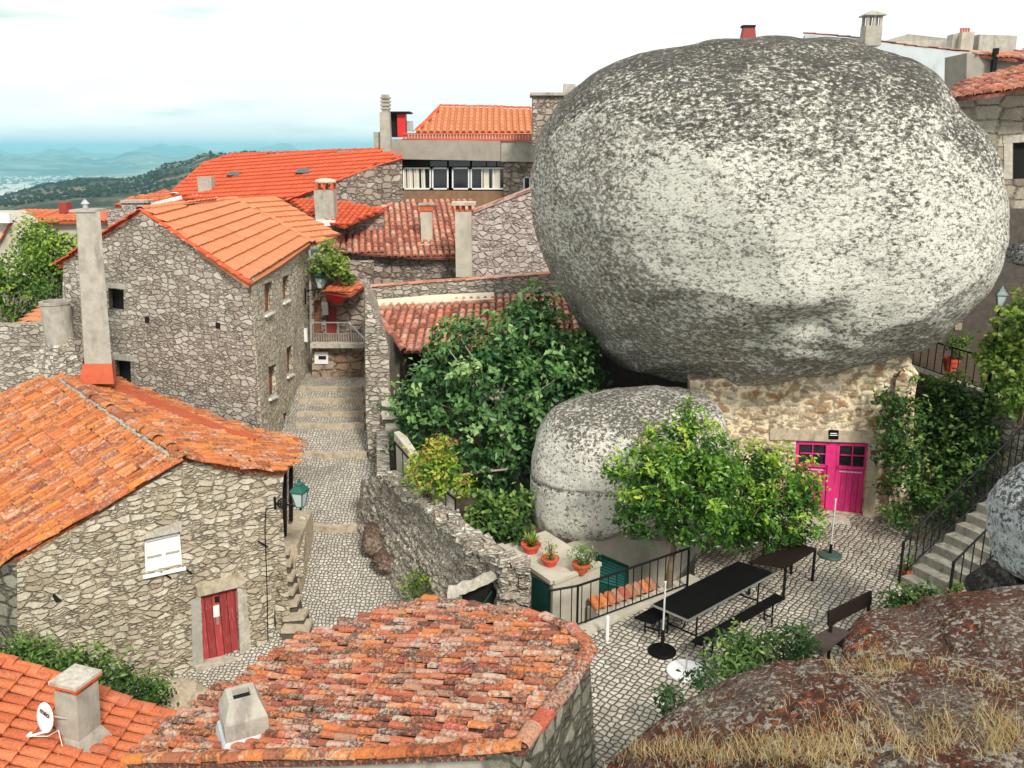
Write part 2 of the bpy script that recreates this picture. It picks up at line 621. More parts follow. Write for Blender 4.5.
def m_planks(name, base, worn, pitch, amt=.6):
    """vertical boards; u of the metre UV runs across them"""
    t = NT(name)
    uv = t.uv()
    x = t.n('ShaderNodeSeparateXYZ', {0: uv}).outputs[0]
    k = t.math('FRACT', t.math('DIVIDE', x, pitch))
    g = t.math('MINIMUM', k, t.math('SUBTRACT', 1, k))
    idx = t.n('ShaderNodeTexWhiteNoise', {'W': t.math('FLOOR', t.math('DIVIDE', x, pitch))}, noise_dimensions='1D').outputs[0]
    c = t.mix(1, base, t.ramp(idx, [(0, .75), (1, 1.2)]), 'MULTIPLY')
    st = t.noise(t.mapv(uv, (40, 3, 1)), 1, 6, .7)
    c = t.mix(t.math('MULTIPLY', t.rng(st, .54, .68), amt), c, worn)
    c = t.mix(t.rng(g, .02, .05), t.mix(.75, c, (0, 0, 0)), c)
    return t.end(c, t.bump(t.rng(g, 0, .06), .01), .6)


M['red_planks'] = m_planks('worn_red_boards', (.38, .05, .052), (.46, .25, .20), .17, .8)
M['pink_planks'] = m_planks('pink_boards', (.68, .032, .19), (.76, .18, .34), .15, .75)
M['pink'] = m_plain('pink_paint', (.68, .032, .19), .55, .15, 6, 0)

PAL_OLD = ((.26, .075, .045), (.50, .12, .05), (.36, .055, .045), (.56, .19, .10), (.40, .20, .14), (.60, .16, .05), (.30, .16, .12))
M['tile_old'] = m_tile('lichened_clay_tiles', ((.30, .10, .06), (.52, .17, .075), (.42, .09, .06), (.44, .23, .15), (.60, .21, .075), (.34, .19, .13), (.48, .25, .17), (.48, .14, .07), (.56, .18, .06)),
                       lichen=.7, dark=.85, dirt_scale=17, cov=.055)
M['tile_orange'] = m_tile('weathered_orange_tiles', ((.40, .11, .04), (.58, .19, .055), (.48, .135, .045), (.60, .24, .09), (.54, .16, .05), (.34, .13, .07), (.62, .20, .05)),
                          lichen=.5, dark=.65, dirt_scale=11, cov=.03)
M['tile_new'] = m_tile('new_orange_tiles', ((.48, .12, .05), (.60, .165, .065), (.54, .15, .065), (.62, .19, .085)), lichen=.10, dark=.25, dirt_scale=7)
M['tile_red'] = m_tile('red_orange_tiles', ((.52, .085, .033), (.60, .11, .042), (.56, .095, .037)), lichen=.06, dark=.12, dirt_scale=6)
M['tile_salmon'] = m_tile('salmon_tiles', ((.56, .205, .095), (.63, .245, .115), (.60, .225, .105)), lichen=.10, dark=.14, dirt_scale=5)
M['tile_mixed'] = m_tile('mixed_pale_tiles', ((.28, .09, .06), (.60, .26, .16), (.48, .14, .08), (.62, .36, .26), (.36, .14, .10), (.55, .22, .14)),
                         lichen=.5, dark=.6, dirt_scale=7)


def m_rock(name, light, mid, darkc, brown, white_amt, stretch=(1, 1, 1), brown_amt=.4, top_dark=.3, sc=1.0, moss=None, flank=0.0, top_spk=.12):
    t = NT(name)
    P = t.mapv(t.pos(), stretch)
    big = t.noise(P, .28 * sc, 4, .55)
    medn = t.noise(P, 1.6 * sc, 5, .65)
    fine = t.noise(P, 4.6 * sc, 8, .80, .3)
    fine2 = t.noise(t.mapv(P, loc=(7, 1, 3)), 12 * sc, 6, .75, .4)
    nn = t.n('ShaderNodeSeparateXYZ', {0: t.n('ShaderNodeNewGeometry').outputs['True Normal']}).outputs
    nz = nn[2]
    # pale crustose lichen breaks up over grey granite, black lichen on the weather-beaten crown, pale cover thinned below and on flanks as painted shade
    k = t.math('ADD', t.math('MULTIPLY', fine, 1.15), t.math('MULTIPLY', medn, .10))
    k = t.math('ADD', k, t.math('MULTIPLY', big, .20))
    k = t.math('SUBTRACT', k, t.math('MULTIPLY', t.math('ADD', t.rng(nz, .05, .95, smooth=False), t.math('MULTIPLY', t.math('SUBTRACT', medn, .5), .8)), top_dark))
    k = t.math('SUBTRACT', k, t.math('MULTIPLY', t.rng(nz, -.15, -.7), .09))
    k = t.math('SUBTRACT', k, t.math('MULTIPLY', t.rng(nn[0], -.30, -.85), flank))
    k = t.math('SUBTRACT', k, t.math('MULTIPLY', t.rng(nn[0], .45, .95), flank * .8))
    base = t.mix(t.rng(fine2, .35, .65), mid, tuple(c * .5 for c in mid))
    base = t.mix(t.math('MULTIPLY', t.rng(t.noise(P, .5 * sc, 4), .45, .65), brown_amt), base, brown)
    c = t.mix(t.rng(k, .69 - white_amt, .745 - white_amt), base, light)
    c = t.mix(1, c, t.ramp(fine2, [(.3, .72), (.62, 1.12)]), 'MULTIPLY')
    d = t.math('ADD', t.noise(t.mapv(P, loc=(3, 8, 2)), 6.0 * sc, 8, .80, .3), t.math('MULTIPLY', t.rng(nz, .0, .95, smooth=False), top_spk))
    d = t.math('ADD', d, t.math('MULTIPLY', t.math('SUBTRACT', t.noise(t.mapv(P, loc=(1, 5, 6)), .6 * sc, 4), .5), .18))
    c = t.mix(t.math('MULTIPLY', t.rng(d, .53, .60), .92), c, darkc)
    if moss:
        c = t.mix(t.math('MULTIPLY', t.rng(t.noise(t.mapv(P, loc=(9, 2, 2)), 1.1 * sc, 5, .7), .5, .62), moss[1]), c, moss[0])
    h = t.math('ADD', t.math('MULTIPLY', fine, .6), t.math('MULTIPLY', medn, .9))
    nb = t.bump(h, .12 / sc, 1.0)
    nb = t.bump(fine2, .025 / sc, .9, nb)
    return t.end(c, nb, .95)


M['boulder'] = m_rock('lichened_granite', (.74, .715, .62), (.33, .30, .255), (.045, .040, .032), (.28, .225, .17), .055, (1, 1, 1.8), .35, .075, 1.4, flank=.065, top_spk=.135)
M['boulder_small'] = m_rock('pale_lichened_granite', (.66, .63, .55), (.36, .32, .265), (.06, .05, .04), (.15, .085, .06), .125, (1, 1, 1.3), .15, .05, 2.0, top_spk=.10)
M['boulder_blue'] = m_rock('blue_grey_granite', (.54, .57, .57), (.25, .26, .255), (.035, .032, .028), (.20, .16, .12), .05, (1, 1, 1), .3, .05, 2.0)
M['boulder_dark'] = m_rock('shade_dark_granite', (.16, .15, .135), (.08, .072, .062), (.02, .018, .016), (.09, .065, .045), .0, (1, 1, 1), .3, .05, 2.0)  # dark stone, darkened further for the shadow it lies in


def m_foreground_rock():
    t = NT('mossy_brown_rock')
    P = t.pos()
    a = t.noise(P, 1.0, 5, .6)
    b = t.noise(P, 9, 8, .8, .2)
    c3 = t.noise(P, 30, 6, .75)
    v = t.vor(t.warp(P, 12, .06), 16, 'F1').outputs
    vs = t.n('ShaderNodeSeparateColor', {0: v['Color']})
    base = t.ramp(c3, [(.32, (.045, .032, .026)), (.5, (.17, .125, .095)), (.66, (.36, .30, .24))])
    rust = t.ramp(b, [(.32, (.035, .015, .011)), (.5, (.12, .044, .026)), (.68, (.27, .10, .052))])
    rust = t.mix(t.math('MULTIPLY', t.rng(vs.outputs[1], .80, .86), t.rng(a, .5, .6)), rust, (.42, .10, .03))
    k = t.math('ADD', t.math('MULTIPLY', a, .8), t.math('MULTIPLY', b, .4))
    c = t.mix(t.rng(k, .47, .62), base, rust)
    c = t.mix(1, c, t.ramp(c3, [(.3, .55), (.68, 1.4)]), 'MULTIPLY')
    wl_ = t.math('ADD', t.noise(t.mapv(P, loc=(4, 4, 1)), 19, 8, .8), t.math('MULTIPLY', t.math('SUBTRACT', vs.outputs[0], .5), .22))
    wl_ = t.math('ADD', wl_, t.math('MULTIPLY', t.math('SUBTRACT', t.noise(t.mapv(P, loc=(1, 9, 1)), 1.4, 3), .5), .35))
    c = t.mix(t.rng(wl_, .56, .61), c, (.50, .465, .40))
    dk = t.noise(t.mapv(P, loc=(2, 9, 5)), 11, 7, .78)
    c = t.mix(t.math('MULTIPLY', t.rng(dk, .54, .62), .85), c, (.022, .016, .013))
    h = t.math('ADD', t.math('MULTIPLY', b, 1.0), t.math('MULTIPLY', c3, .5))
    h = t.math('SUBTRACT', h, t.math('MULTIPLY', v['Distance'], .8))
    n1 = t.bump(h, .09, 1.0)
    return t.end(c, t.bump(t.noise(P, 80, 4), .008, .8, n1), .95)


M['front_rock'] = m_foreground_rock()


def m_cobble(name, cell, rot, cols, joint, jw=.10, rnd=.42, depth=.03, sy=1.0, stain=.35):
    t = NT(name)
    P = t.mapv(t.warp(t.pos(), 1.3, .22), (1, 1, 0), rot=(0, 0, rot))
    v = t.mapv(P, (1 / cell, sy / cell, 1))
    e = t.vor(v, 1, 'DISTANCE_TO_EDGE', rnd, '2D').outputs['Distance']
    c = t.n('ShaderNodeSeparateColor', {0: t.vor(v, 1, 'F1', rnd, '2D').outputs['Color']})
    n = len(cols)
    base = t.ramp(c.outputs[0], [((i + .5) / n, cols[i]) for i in range(n)])
    W = t.pos()
    f = t.noise(W, 30, 5, .7)
    big = t.noise(W, .7, 5, .6)
    base = t.mix(1, base, t.ramp(f, [(.3, .75), (.7, 1.2)]), 'MULTIPLY')
    base = t.mix(t.math('MULTIPLY', t.rng(big, .48, .7), stain), base, (.16, .135, .11))
    jn = t.math('ADD', e, t.math('MULTIPLY', t.math('SUBTRACT', f, .5), .07))
    col = t.mix(t.rng(jn, jw * .4, jw), joint, base)
    h = t.math('ADD', t.rng(jn, 0, jw * 2.4), t.math('MULTIPLY', c.outputs[1], .25))
    return t.end(col, t.bump(h, depth, 1.0), .8)


M['cobble_court'] = m_cobble('courtyard_setts', .128, .62, ((.40, .355, .29), (.54, .50, .42), (.47, .42, .35), (.60, .56, .48)), (.07, .055, .04), .10, .42, stain=.3)
M['cobble_lane'] = m_cobble('lane_setts', .10, .05, ((.47, .43, .365), (.60, .56, .485), (.53, .49, .415), (.66, .62, .53)), (.16, .135, .10), .10, .6, stain=.45)

# ------------------------------------------------------------------ builders
def vplane(a, d):
    """vertical plane through a (x, y) along d, normal towards the camera"""
    d = nrm([d[0], d[1], 0])
    n = np.array([d[1], -d[0], 0.0])
    o = np.array([a[0], a[1], 0.0])
    if np.dot(CAM - o, n) < 0:
        n = -n
    return o, n


def on(pl, pts, off=0.0):
    O, N = pl
    return [PP(x, y, O + N * off, N) for x, y in pts]


def in_poly(x, y, poly):
    c = np.zeros(np.shape(x), bool)
    n = len(poly)
    for i in range(n):
        (x0, y0), (x1, y1) = poly[i], poly[(i + 1) % n]
        k = ((y0 > y) != (y1 > y)) & (x < (x1 - x0) * (y - y0) / (y1 - y0 + 1e-12) + x0)
        c ^= k
    return c


def wall(name, pl, px, mat, parent, thick=.4, holes=(), ext=None, reveal=.22):
    e = -pl[1] * thick if ext is None else np.asarray(ext, float)
    return MB().prism(on(pl, px), e, [on(pl, h) for h in holes], reveal).done(name, mat, parent)


def tile_roof(pl, px, mat, parent, tw=.21, tl=.36, amp=.05, eave=None, jit=.02, step=.028, name='roof', rand=1.0, poly3=None, missing=0.0, thick=.10, seg=6, cover=.47):
    """barrel tiles laid course by course on a plane, over a base slab"""
    O, N = pl
    P3 = poly3 if poly3 is not None else on(pl, px)
    if eave is None:
        d = -(UP - N * N[2])
    else:
        e = nrm(np.asarray(eave[1]) - np.asarray(eave[0]))
        d = np.cross(N, e)
        if d[2] > 0:
            d = -d
    d = nrm(d)
    c = np.cross(N, d)
    A = np.array([np.dot(p - O, c) for p in P3])
    B = np.array([np.dot(p - O, d) for p in P3])
    poly = list(zip(A, B))
    mb = MB()
    n0 = len(P3)
    tris = tessellate_polygon([[Vector(p) for p in P3]])
    top = [p - N * .03 for p in P3]
    bot = [p - N * (.03 + thick) for p in P3]
    f = []
    for t in tris:
        a, b, cc = (top[i] for i in t)
        t = t if np.dot(np.cross(b - a, cc - a), N) > 0 else t[::-1]
        f.append(t)
        f.append(tuple(i + n0 for i in t[::-1]))
    for i in range(n0):
        j = (i + 1) % n0
        f.append((i, j, n0 + j, n0 + i))
    mb.add(np.array(top + bot), f, (.1, .5, 1.0))  # slab takes a darker tint, painting shade into the channels between tiles
    na, nb_ = int((A.max() - A.min()) / tw) + 2, int((B.max() - B.min()) / tl) + 2
    ia, ib = np.meshgrid(np.arange(na), np.arange(nb_))
    ia, ib = ia.ravel(), ib.ravel()
    ca = A.min() + (ia + .5) * tw
    cb = B.min() + (ib + .5) * tl
    k = in_poly(ca, cb, poly)
    if missing:
        k &= rng.random(len(ca)) > missing
    ca, cb = ca[k], cb[k]
    m = len(ca)
    ca = ca + rng.normal(0, jit * .35, m) + np.sin(cb * 1.3) * jit * .6
    cb = cb + rng.normal(0, jit, m)
    ang = rng.normal(0, jit * 1.4, m)
    lift = np.abs(rng.normal(0, jit * .35, m))
    h = amp * (1 + rng.normal(0, jit * 2, m))
    th = np.linspace(0, math.pi, seg + 1)
    ns = seg + 1
    L = tl * 1.16
    V = np.zeros((m, 3 * ns, 3))
    for r, (b_, wscale, z0, hs) in enumerate(((-L * .5, .84, 0.0, .86), (L * .5, 1.0, step, 1.0), (L * .5, 1.0, -.02, .72))):
        w = tw * cover * wscale * (.86 if r == 2 else 1)
        a_ = np.cos(th)[None, :] * w
        hh = np.sin(th)[None, :] ** .85 * (h * hs)[:, None] + z0 + lift[:, None]
        bb = np.full((m, ns), b_)
        ra = a_ + ang[:, None] * bb + ca[:, None]
        rb = bb - ang[:, None] * a_ + cb[:, None]
        V[:, r * ns:(r + 1) * ns, :] = O + ra[..., None] * c + rb[..., None] * d + hh[..., None] * N
    faces = []
    for i in range(seg):
        faces.append((i, i + 1, ns + i + 1, ns + i))
        faces.append((ns + i, ns + i + 1, 2 * ns + i + 1, 2 * ns + i))
    base = np.array(faces)
    T = np.repeat(rng.random((m, 1, 3)), 3 * ns, 1)
    T[..., 0] = .5 + (T[..., 0] - .5) * rand
    F = (base[None] + (np.arange(m) * 3 * ns)[:, None, None]).reshape(-1, 4)
    if m:
        mb.v.append(V.reshape(-1, 3))
        mb.f += (F + mb.n).tolist()
        mb.n += m * 3 * ns
        mb.t.append(T.reshape(-1, 3))
    return mb.done(name, mat, parent, uv=False)


def cap_row(pts, mat, parent, name='ridge_tiles', w=.13, h=.10, tl=.4, lift=.03, jit=.015):
    """a row of half-round cap tiles along a polyline"""
    mb = MB()
    pts = [np.asarray(p, float) for p in pts]
    for a, b in zip(pts[:-1], pts[1:]):
        L = np.linalg.norm(b - a)
        n = max(1, int(round(L / tl)))
        d = (b - a) / L
        s = nrm(np.cross(d, UP))
        u = np.cross(s, d)
        for i in range(n):
            p0 = a + d * (i * L / n) + rng.normal(0, jit, 3)
            p1 = a + d * ((i + 1.12) * L / n) + rng.normal(0, jit, 3)
            v, f = [], []
            th = np.linspace(-.15, math.pi + .15, 8)
            for q, k, z in ((p0, .9, 0), (p1, 1.0, .02), (p1, .82, 0)):
                for t in th:
                    v.append(q + s * math.cos(t) * w * k + u * (math.sin(t) * h * k + lift + z))
            for r in range(2):
                for t in range(7):
                    f.append((r * 8 + t, r * 8 + t + 1, (r + 1) * 8 + t + 1, (r + 1) * 8 + t))
            mb.add(v, f, rng.random(3))
    return mb.done(name, mat, parent, uv=False)


def pane_in(pl, px, parent, mat, inset=.15, thick=.03, name='pane'):
    return MB().prism(on(pl, px, -inset), -pl[1] * thick).done(name, mat, parent)


def lerp2(q, u, v):
    """bilinear point in a quad TL TR BR BL"""
    a = np.asarray(q[0]) * (1 - u) + np.asarray(q[1]) * u
    b = np.asarray(q[3]) * (1 - u) + np.asarray(q[2]) * u
    return a * (1 - v) + b * v


def frame_in(pl, quad, parent, mat, inset=.12, w=.06, d=.05, cols=1, rows=1, name='frame'):
    q = on(pl, quad, -inset)
    mb = MB()
    N = pl[1]
    for a, b in ((0, 1), (1, 2), (2, 3), (3, 0)):
        c = (q[0] + q[1] + q[2] + q[3]) / 4
        A, B = q[a], q[b]
        o = nrm(c - (A + B) / 2) * w * .5
        mb.bar(A + o, B + o, w, d, up=N)
    for i in range(1, cols):
        mb.bar(lerp2(q, i / cols, 0), lerp2(q, i / cols, 1), w * .7, d * .8, up=N)
    for i in range(1, rows):
        mb.bar(lerp2(q, 0, i / rows), lerp2(q, 1, i / rows), w * .65, d * .7, up=N)
    return mb.done(name, mat, parent)


def window(pl, quad, parent, frame_mat, pane_mat, inset=.12, cols=1, rows=1, w=.05, sill=None):
    """a window part: frame mesh, with pane (and sill) as sub-parts"""
    fr = frame_in(pl, quad, parent, frame_mat, inset, w, .05, cols, rows, 'window')
    pane_in(pl, quad, fr, pane_mat, inset + .03, .02)
    if sill is not None:
        q = on(pl, quad)
        a, b = q[3], q[2]
        e = nrm(b - a) * .05
        MB().bar(a - e - UP * .05 + pl[1] * .03, b + e - UP * .05 + pl[1] * .02, .10, .06).done('sill', sill, fr)
    return fr


# ---- foliage
def leaves_mesh(name, pos, nrmv, size, mat, parent=None, aspect=.5, fold=.25, tint=None, loc=None, droop=.0):
    """every leaf is a folded blade of two quads"""
    m = len(pos)
    nv = nrmv / np.maximum(np.linalg.norm(nrmv, axis=1, keepdims=True), 1e-6)
    a = rng.normal(0, 1, (m, 3))
    a -= nv * (a * nv).sum(1, keepdims=True)
    a /= np.maximum(np.linalg.norm(a, axis=1, keepdims=True), 1e-6)
    b = np.cross(nv, a)
    s = size * rng.uniform(.65, 1.25, m)
    s = s[:, None]
    l0 = pos - a * s * .5
    l1 = pos + a * s * .5 - UP * s * droop
    mid = pos + nv * s * -fold * .3
    w = s * aspect * .5
    V = np.stack([l0, pos - a * s * .12 + b * w + nv * s * fold * .3, l1, pos - a * s * .12 - b * w + nv * s * fold * .3, mid], 1)
    F = np.array([(0, 4, 1, 1), (4, 2, 1, 1), (0, 3, 4, 4), (3, 2, 4, 4)])[:, :3]
    FF = (F[None] + (np.arange(m) * 5)[:, None, None]).reshape(-1, 3)
    if tint is None:
        tint = rng.random((m, 3))
    T = np.repeat(tint[:, None, :], 5, 1).reshape(-1, 3)
    return build(name, V.reshape(-1, 3), FF, mat, parent, loc, tint=T, uv=False)


def crown_points(blobs, n, shell=.55, clump=.22, per=14, up=.5):
    """leaf positions gathered in sprays near the surface of uneven lobes"""
    P, Nn, Tn, tips = [], [], [], []
    vol = np.array([b[1][0] * b[1][1] * b[1][2] if np.ndim(b[1]) else b[1] ** 3 for b in blobs]) ** .72
    cnt = np.maximum(1, (vol / vol.sum() * n / per)).astype(int)
    for (c, r), k in zip(blobs, cnt):
        r = np.broadcast_to(r, 3)
        d = rng.normal(0, 1, (k, 3))
        d /= np.linalg.norm(d, axis=1, keepdims=True)
        rad = (shell + (1 - shell) * rng.random(k) ** .6) * (1 + .16 * rng.normal(0, 1, k))
        cc = np.asarray(c) + d * rad[:, None] * r
        tips.append(cc)
        q = np.repeat(cc, per, 0) + rng.normal(0, clump, (k * per, 3)) * (1, 1, .75)
        nn = np.repeat(d, per, 0) * .6 + UP * up + rng.normal(0, .55, (k * per, 3))
        lit_tip = np.clip((rad - .60) / .40, 0, 1) * np.clip(d[:, 2] * .8 + .45, 0, 1)  # outer, upward sprays get lighter tones: sunlight painted into the leaf colour
        tone = np.repeat(rng.random((k, 1)) * .28 + lit_tip[:, None] * .55, per, 0) + rng.random((k * per, 1)) * .24
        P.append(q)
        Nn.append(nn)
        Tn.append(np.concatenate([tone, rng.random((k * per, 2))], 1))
    return np.concatenate(P), np.concatenate(Nn), np.concatenate(Tn), np.concatenate(tips)


def tree(name, label, trunk_pts, radii, blobs, n, size, leaf_mat, bark_mat, aspect=.5, clump=.2, per=14, group=None, shell=.5, limbs=14, cat='tree', fold=.25, crown='crown',
         droop=.1, limb_r=.03):
    base = np.asarray(trunk_pts[0], float)
    t = thing(name, label, cat, base, group)
    P, Nn, Tn, tips = crown_points(blobs, n, shell, clump, per)
    mb = MB().tube(trunk_pts, radii, 8)
    top = np.asarray(trunk_pts[-1], float)
    for i in rng.choice(len(tips), min(limbs, len(tips)), replace=False):
        q = tips[i]
        k = rng.uniform(.45, 1.0)
        s = base + (top - base) * k if k < 1 else top
        j = (len(trunk_pts) - 1) * k
        i0 = min(int(j), len(trunk_pts) - 2)
        s = np.asarray(trunk_pts[i0]) * (1 - (j - i0)) + np.asarray(trunk_pts[i0 + 1]) * (j - i0)
        m_ = (s + q) / 2 + rng.normal(0, .12, 3) + UP * .12
        mb.tube([s, m_, q], [limb_r, limb_r * .65, limb_r * .25], 5)
    mb.done('trunk', bark_mat, t)
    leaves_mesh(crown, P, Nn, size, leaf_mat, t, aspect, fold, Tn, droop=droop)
    return t


def bushy(name, label, blobs, n, size, leaf_mat, base, cat='shrub', aspect=.5, clump=.12, per=12, group=None, stem_mat=None, shell=.45):
    t = thing(name, label, cat, base, group)
    P, Nn, Tn, tips = crown_points(blobs, n, shell, clump, per)
    mb = MB()
    for i in rng.choice(len(tips), min(10, len(tips)), replace=False):
        b = np.asarray(base) + rng.normal(0, .08, 3) * (1, 1, 0)
        mb.tube([b, (b + tips[i]) / 2 + rng.normal(0, .05, 3), tips[i]], [.018, .013, .006], 5)
    mb.done('stems', stem_mat or M['bark'], t)
    leaves_mesh('foliage', P, Nn, size, leaf_mat, t, aspect, .25, Tn)
    return t


def blob(px, py, Y, rpx, k=(1, 1, 1)):
    c = PY(px, py, Y)
    d = np.linalg.norm(c - CAM)
    r = rpx * d / F_PX
    return (c, np.array([r * k[0], r * k[1], r * k[2]]))


# ---- rocks
def ico(n):
    import bmesh
    bm = bmesh.new()
    bmesh.ops.create_icosphere(bm, subdivisions=n, radius=1)
    v = np.array([x.co[:] for x in bm.verts])
    f = [[x.index for x in q.verts] for q in bm.faces]
    bm.free()
    return v, f


ICO = {}


def rock(name, outline, Yc, ry, mat, parent=None, sub=6, p=2.3, rough=.05, fine=.012, freq=.35, loc=None, seed=0, iters=4, carve=None, tilt=0.0):
    """a boulder: its own depth and thickness, its girth following an outline"""
    if sub not in ICO:
        ICO[sub] = ico(sub)
    S, Fc = ICO[sub]
    out = np.array(outline, float)
    cpx = (out.min(0) + out.max(0)) / 2
    C = PY(cpx[0], cpx[1], Yc)
    # closed outline resampled by angle, in picture directions
    seg = np.vstack([out, out[:1]])
    pts = np.concatenate([np.linspace(seg[i], seg[i + 1], 24, endpoint=False) for i in range(len(out))])
    ang = np.arctan2(-(pts[:, 1] - cpx[1]), pts[:, 0] - cpx[0])
    rad = np.hypot(pts[:, 0] - cpx[0], pts[:, 1] - cpx[1])
    o = np.argsort(ang)
    ag = np.linspace(-math.pi, math.pi, 181)
    rt = np.interp(ag, ang[o], rad[o], period=2 * math.pi)
    rt = np.convolve(np.concatenate([rt[-4:-1], rt, rt[1:4]]), np.ones(7) / 7, 'valid')
    depth = np.linalg.norm(C - CAM)
    r3 = rt * depth / F_PX
    # displacement field
    nz = np.array([noise.fractal(Vector((float(a) * 1.1 + seed, float(b) * 1.1, float(c) * 1.1)), .9, 2.1, 4) for a, b, c in S])
    nf = np.array([noise.fractal(Vector((float(a) * 5 + seed, float(b) * 5, float(c) * 5)), .8, 2.1, 4) for a, b, c in S])
    ph = np.arctan2(S[:, 2], S[:, 0])
    rho = np.hypot(S[:, 0], S[:, 2])
    fs = (np.abs(rho) ** p + np.abs(S[:, 1]) ** p) ** (-1 / p)
    k = 1 + rough * nz + fine * nf
    if carve is not None:
        k = k * carve(S)
    for it in range(iters):
        rr = np.interp(ph, ag, r3, period=2 * math.pi)
        V = np.stack([rr * np.cos(ph) * rho * fs * k, ry * S[:, 1] * fs * k, rr * np.sin(ph) * rho * fs * k], -1) + C
        V[:, 1] += tilt * (V[:, 2] - C[2])
        q = proj(V)
        a2 = np.arctan2(-(q[:, 1] - cpx[1]), q[:, 0] - cpx[0])
        d2 = np.hypot(q[:, 0] - cpx[0], q[:, 1] - cpx[1])
        bins = np.digitize(a2, ag) - 1
        mx = np.zeros(180)
        np.maximum.at(mx, np.clip(bins, 0, 179), d2)
        mid = (ag[:-1] + ag[1:]) / 2
        ok = mx > 0
        cur = np.interp(ag, mid[ok], mx[ok], period=2 * math.pi)
        cur = np.convolve(np.concatenate([cur[-4:-1], cur, cur[1:4]]), np.ones(7) / 7, 'valid')
        r3 = r3 * np.clip(rt / np.maximum(cur, 1), .7, 1.4)
    return build(name, V, Fc, mat, parent, loc, smooth=True, uv=False)


def railing(name, label, pts, h, parent_group=None, nb=8, mat=None, post=.045, bal=.02, low=.10, curve=None, cat='railing', posts=None):
    """pts: base points; a handrail, a low rail, end posts and balusters, each its own part"""
    mat = mat or M['iron']
    pts = [np.asarray(p, float) for p in pts]
    t = thing(name, label, cat, pts[0], parent_group)
    MB().tube([p + UP * h for p in pts], .025, 6).done('handrail', mat, t)
    MB().tube([p + UP * low for p in pts], .016, 6).done('bottom_rail', mat, t)
    for p in (posts if posts is not None else pts):
        MB().bar(p, np.asarray(p) + UP * (h + .02), post, post).done('post', mat, t)
    L = [np.linalg.norm(b - a) for a, b in zip(pts[:-1], pts[1:])]
    tot = sum(L)
    for i in range(1, nb):
        s = tot * i / nb
        for a, b, l in zip(pts[:-1], pts[1:], L):
            if s <= l:
                q = a + (b - a) * s / l
                MB().bar(q + UP * low, q + UP * h, bal, bal).done('baluster', mat, t)
                break
            s -= l
    return t


def chimney_box(pl_Y, x0, x1, y0, y1, depth, mat, parent, name='chimney', yaw=0.0, taper=1.0):
    a, b = PY(x0, y0, pl_Y), PY(x1, y1, pl_Y)
    c = PY((x0 + x1) / 2, (y0 + y1) / 2, pl_Y)
    w = (x1 - x0) * np.linalg.norm(c - CAM) / F_PX
    return MB().box((c[0], pl_Y + depth / 2, (a[2] + b[2]) / 2), (w, depth, a[2] - b[2]), (math.cos(yaw), math.sin(yaw), 0), taper=taper).done(name, mat, parent)

# ------------------------------------------------------------------ ground, valley and far hills: one sheet to the horizon
def px_u(px, py=175):
    r = ray(px, py)
    return r[0] / r[1]


def ratio_at(py):
    r = ray(512, py)
    return r[2] / r[1]


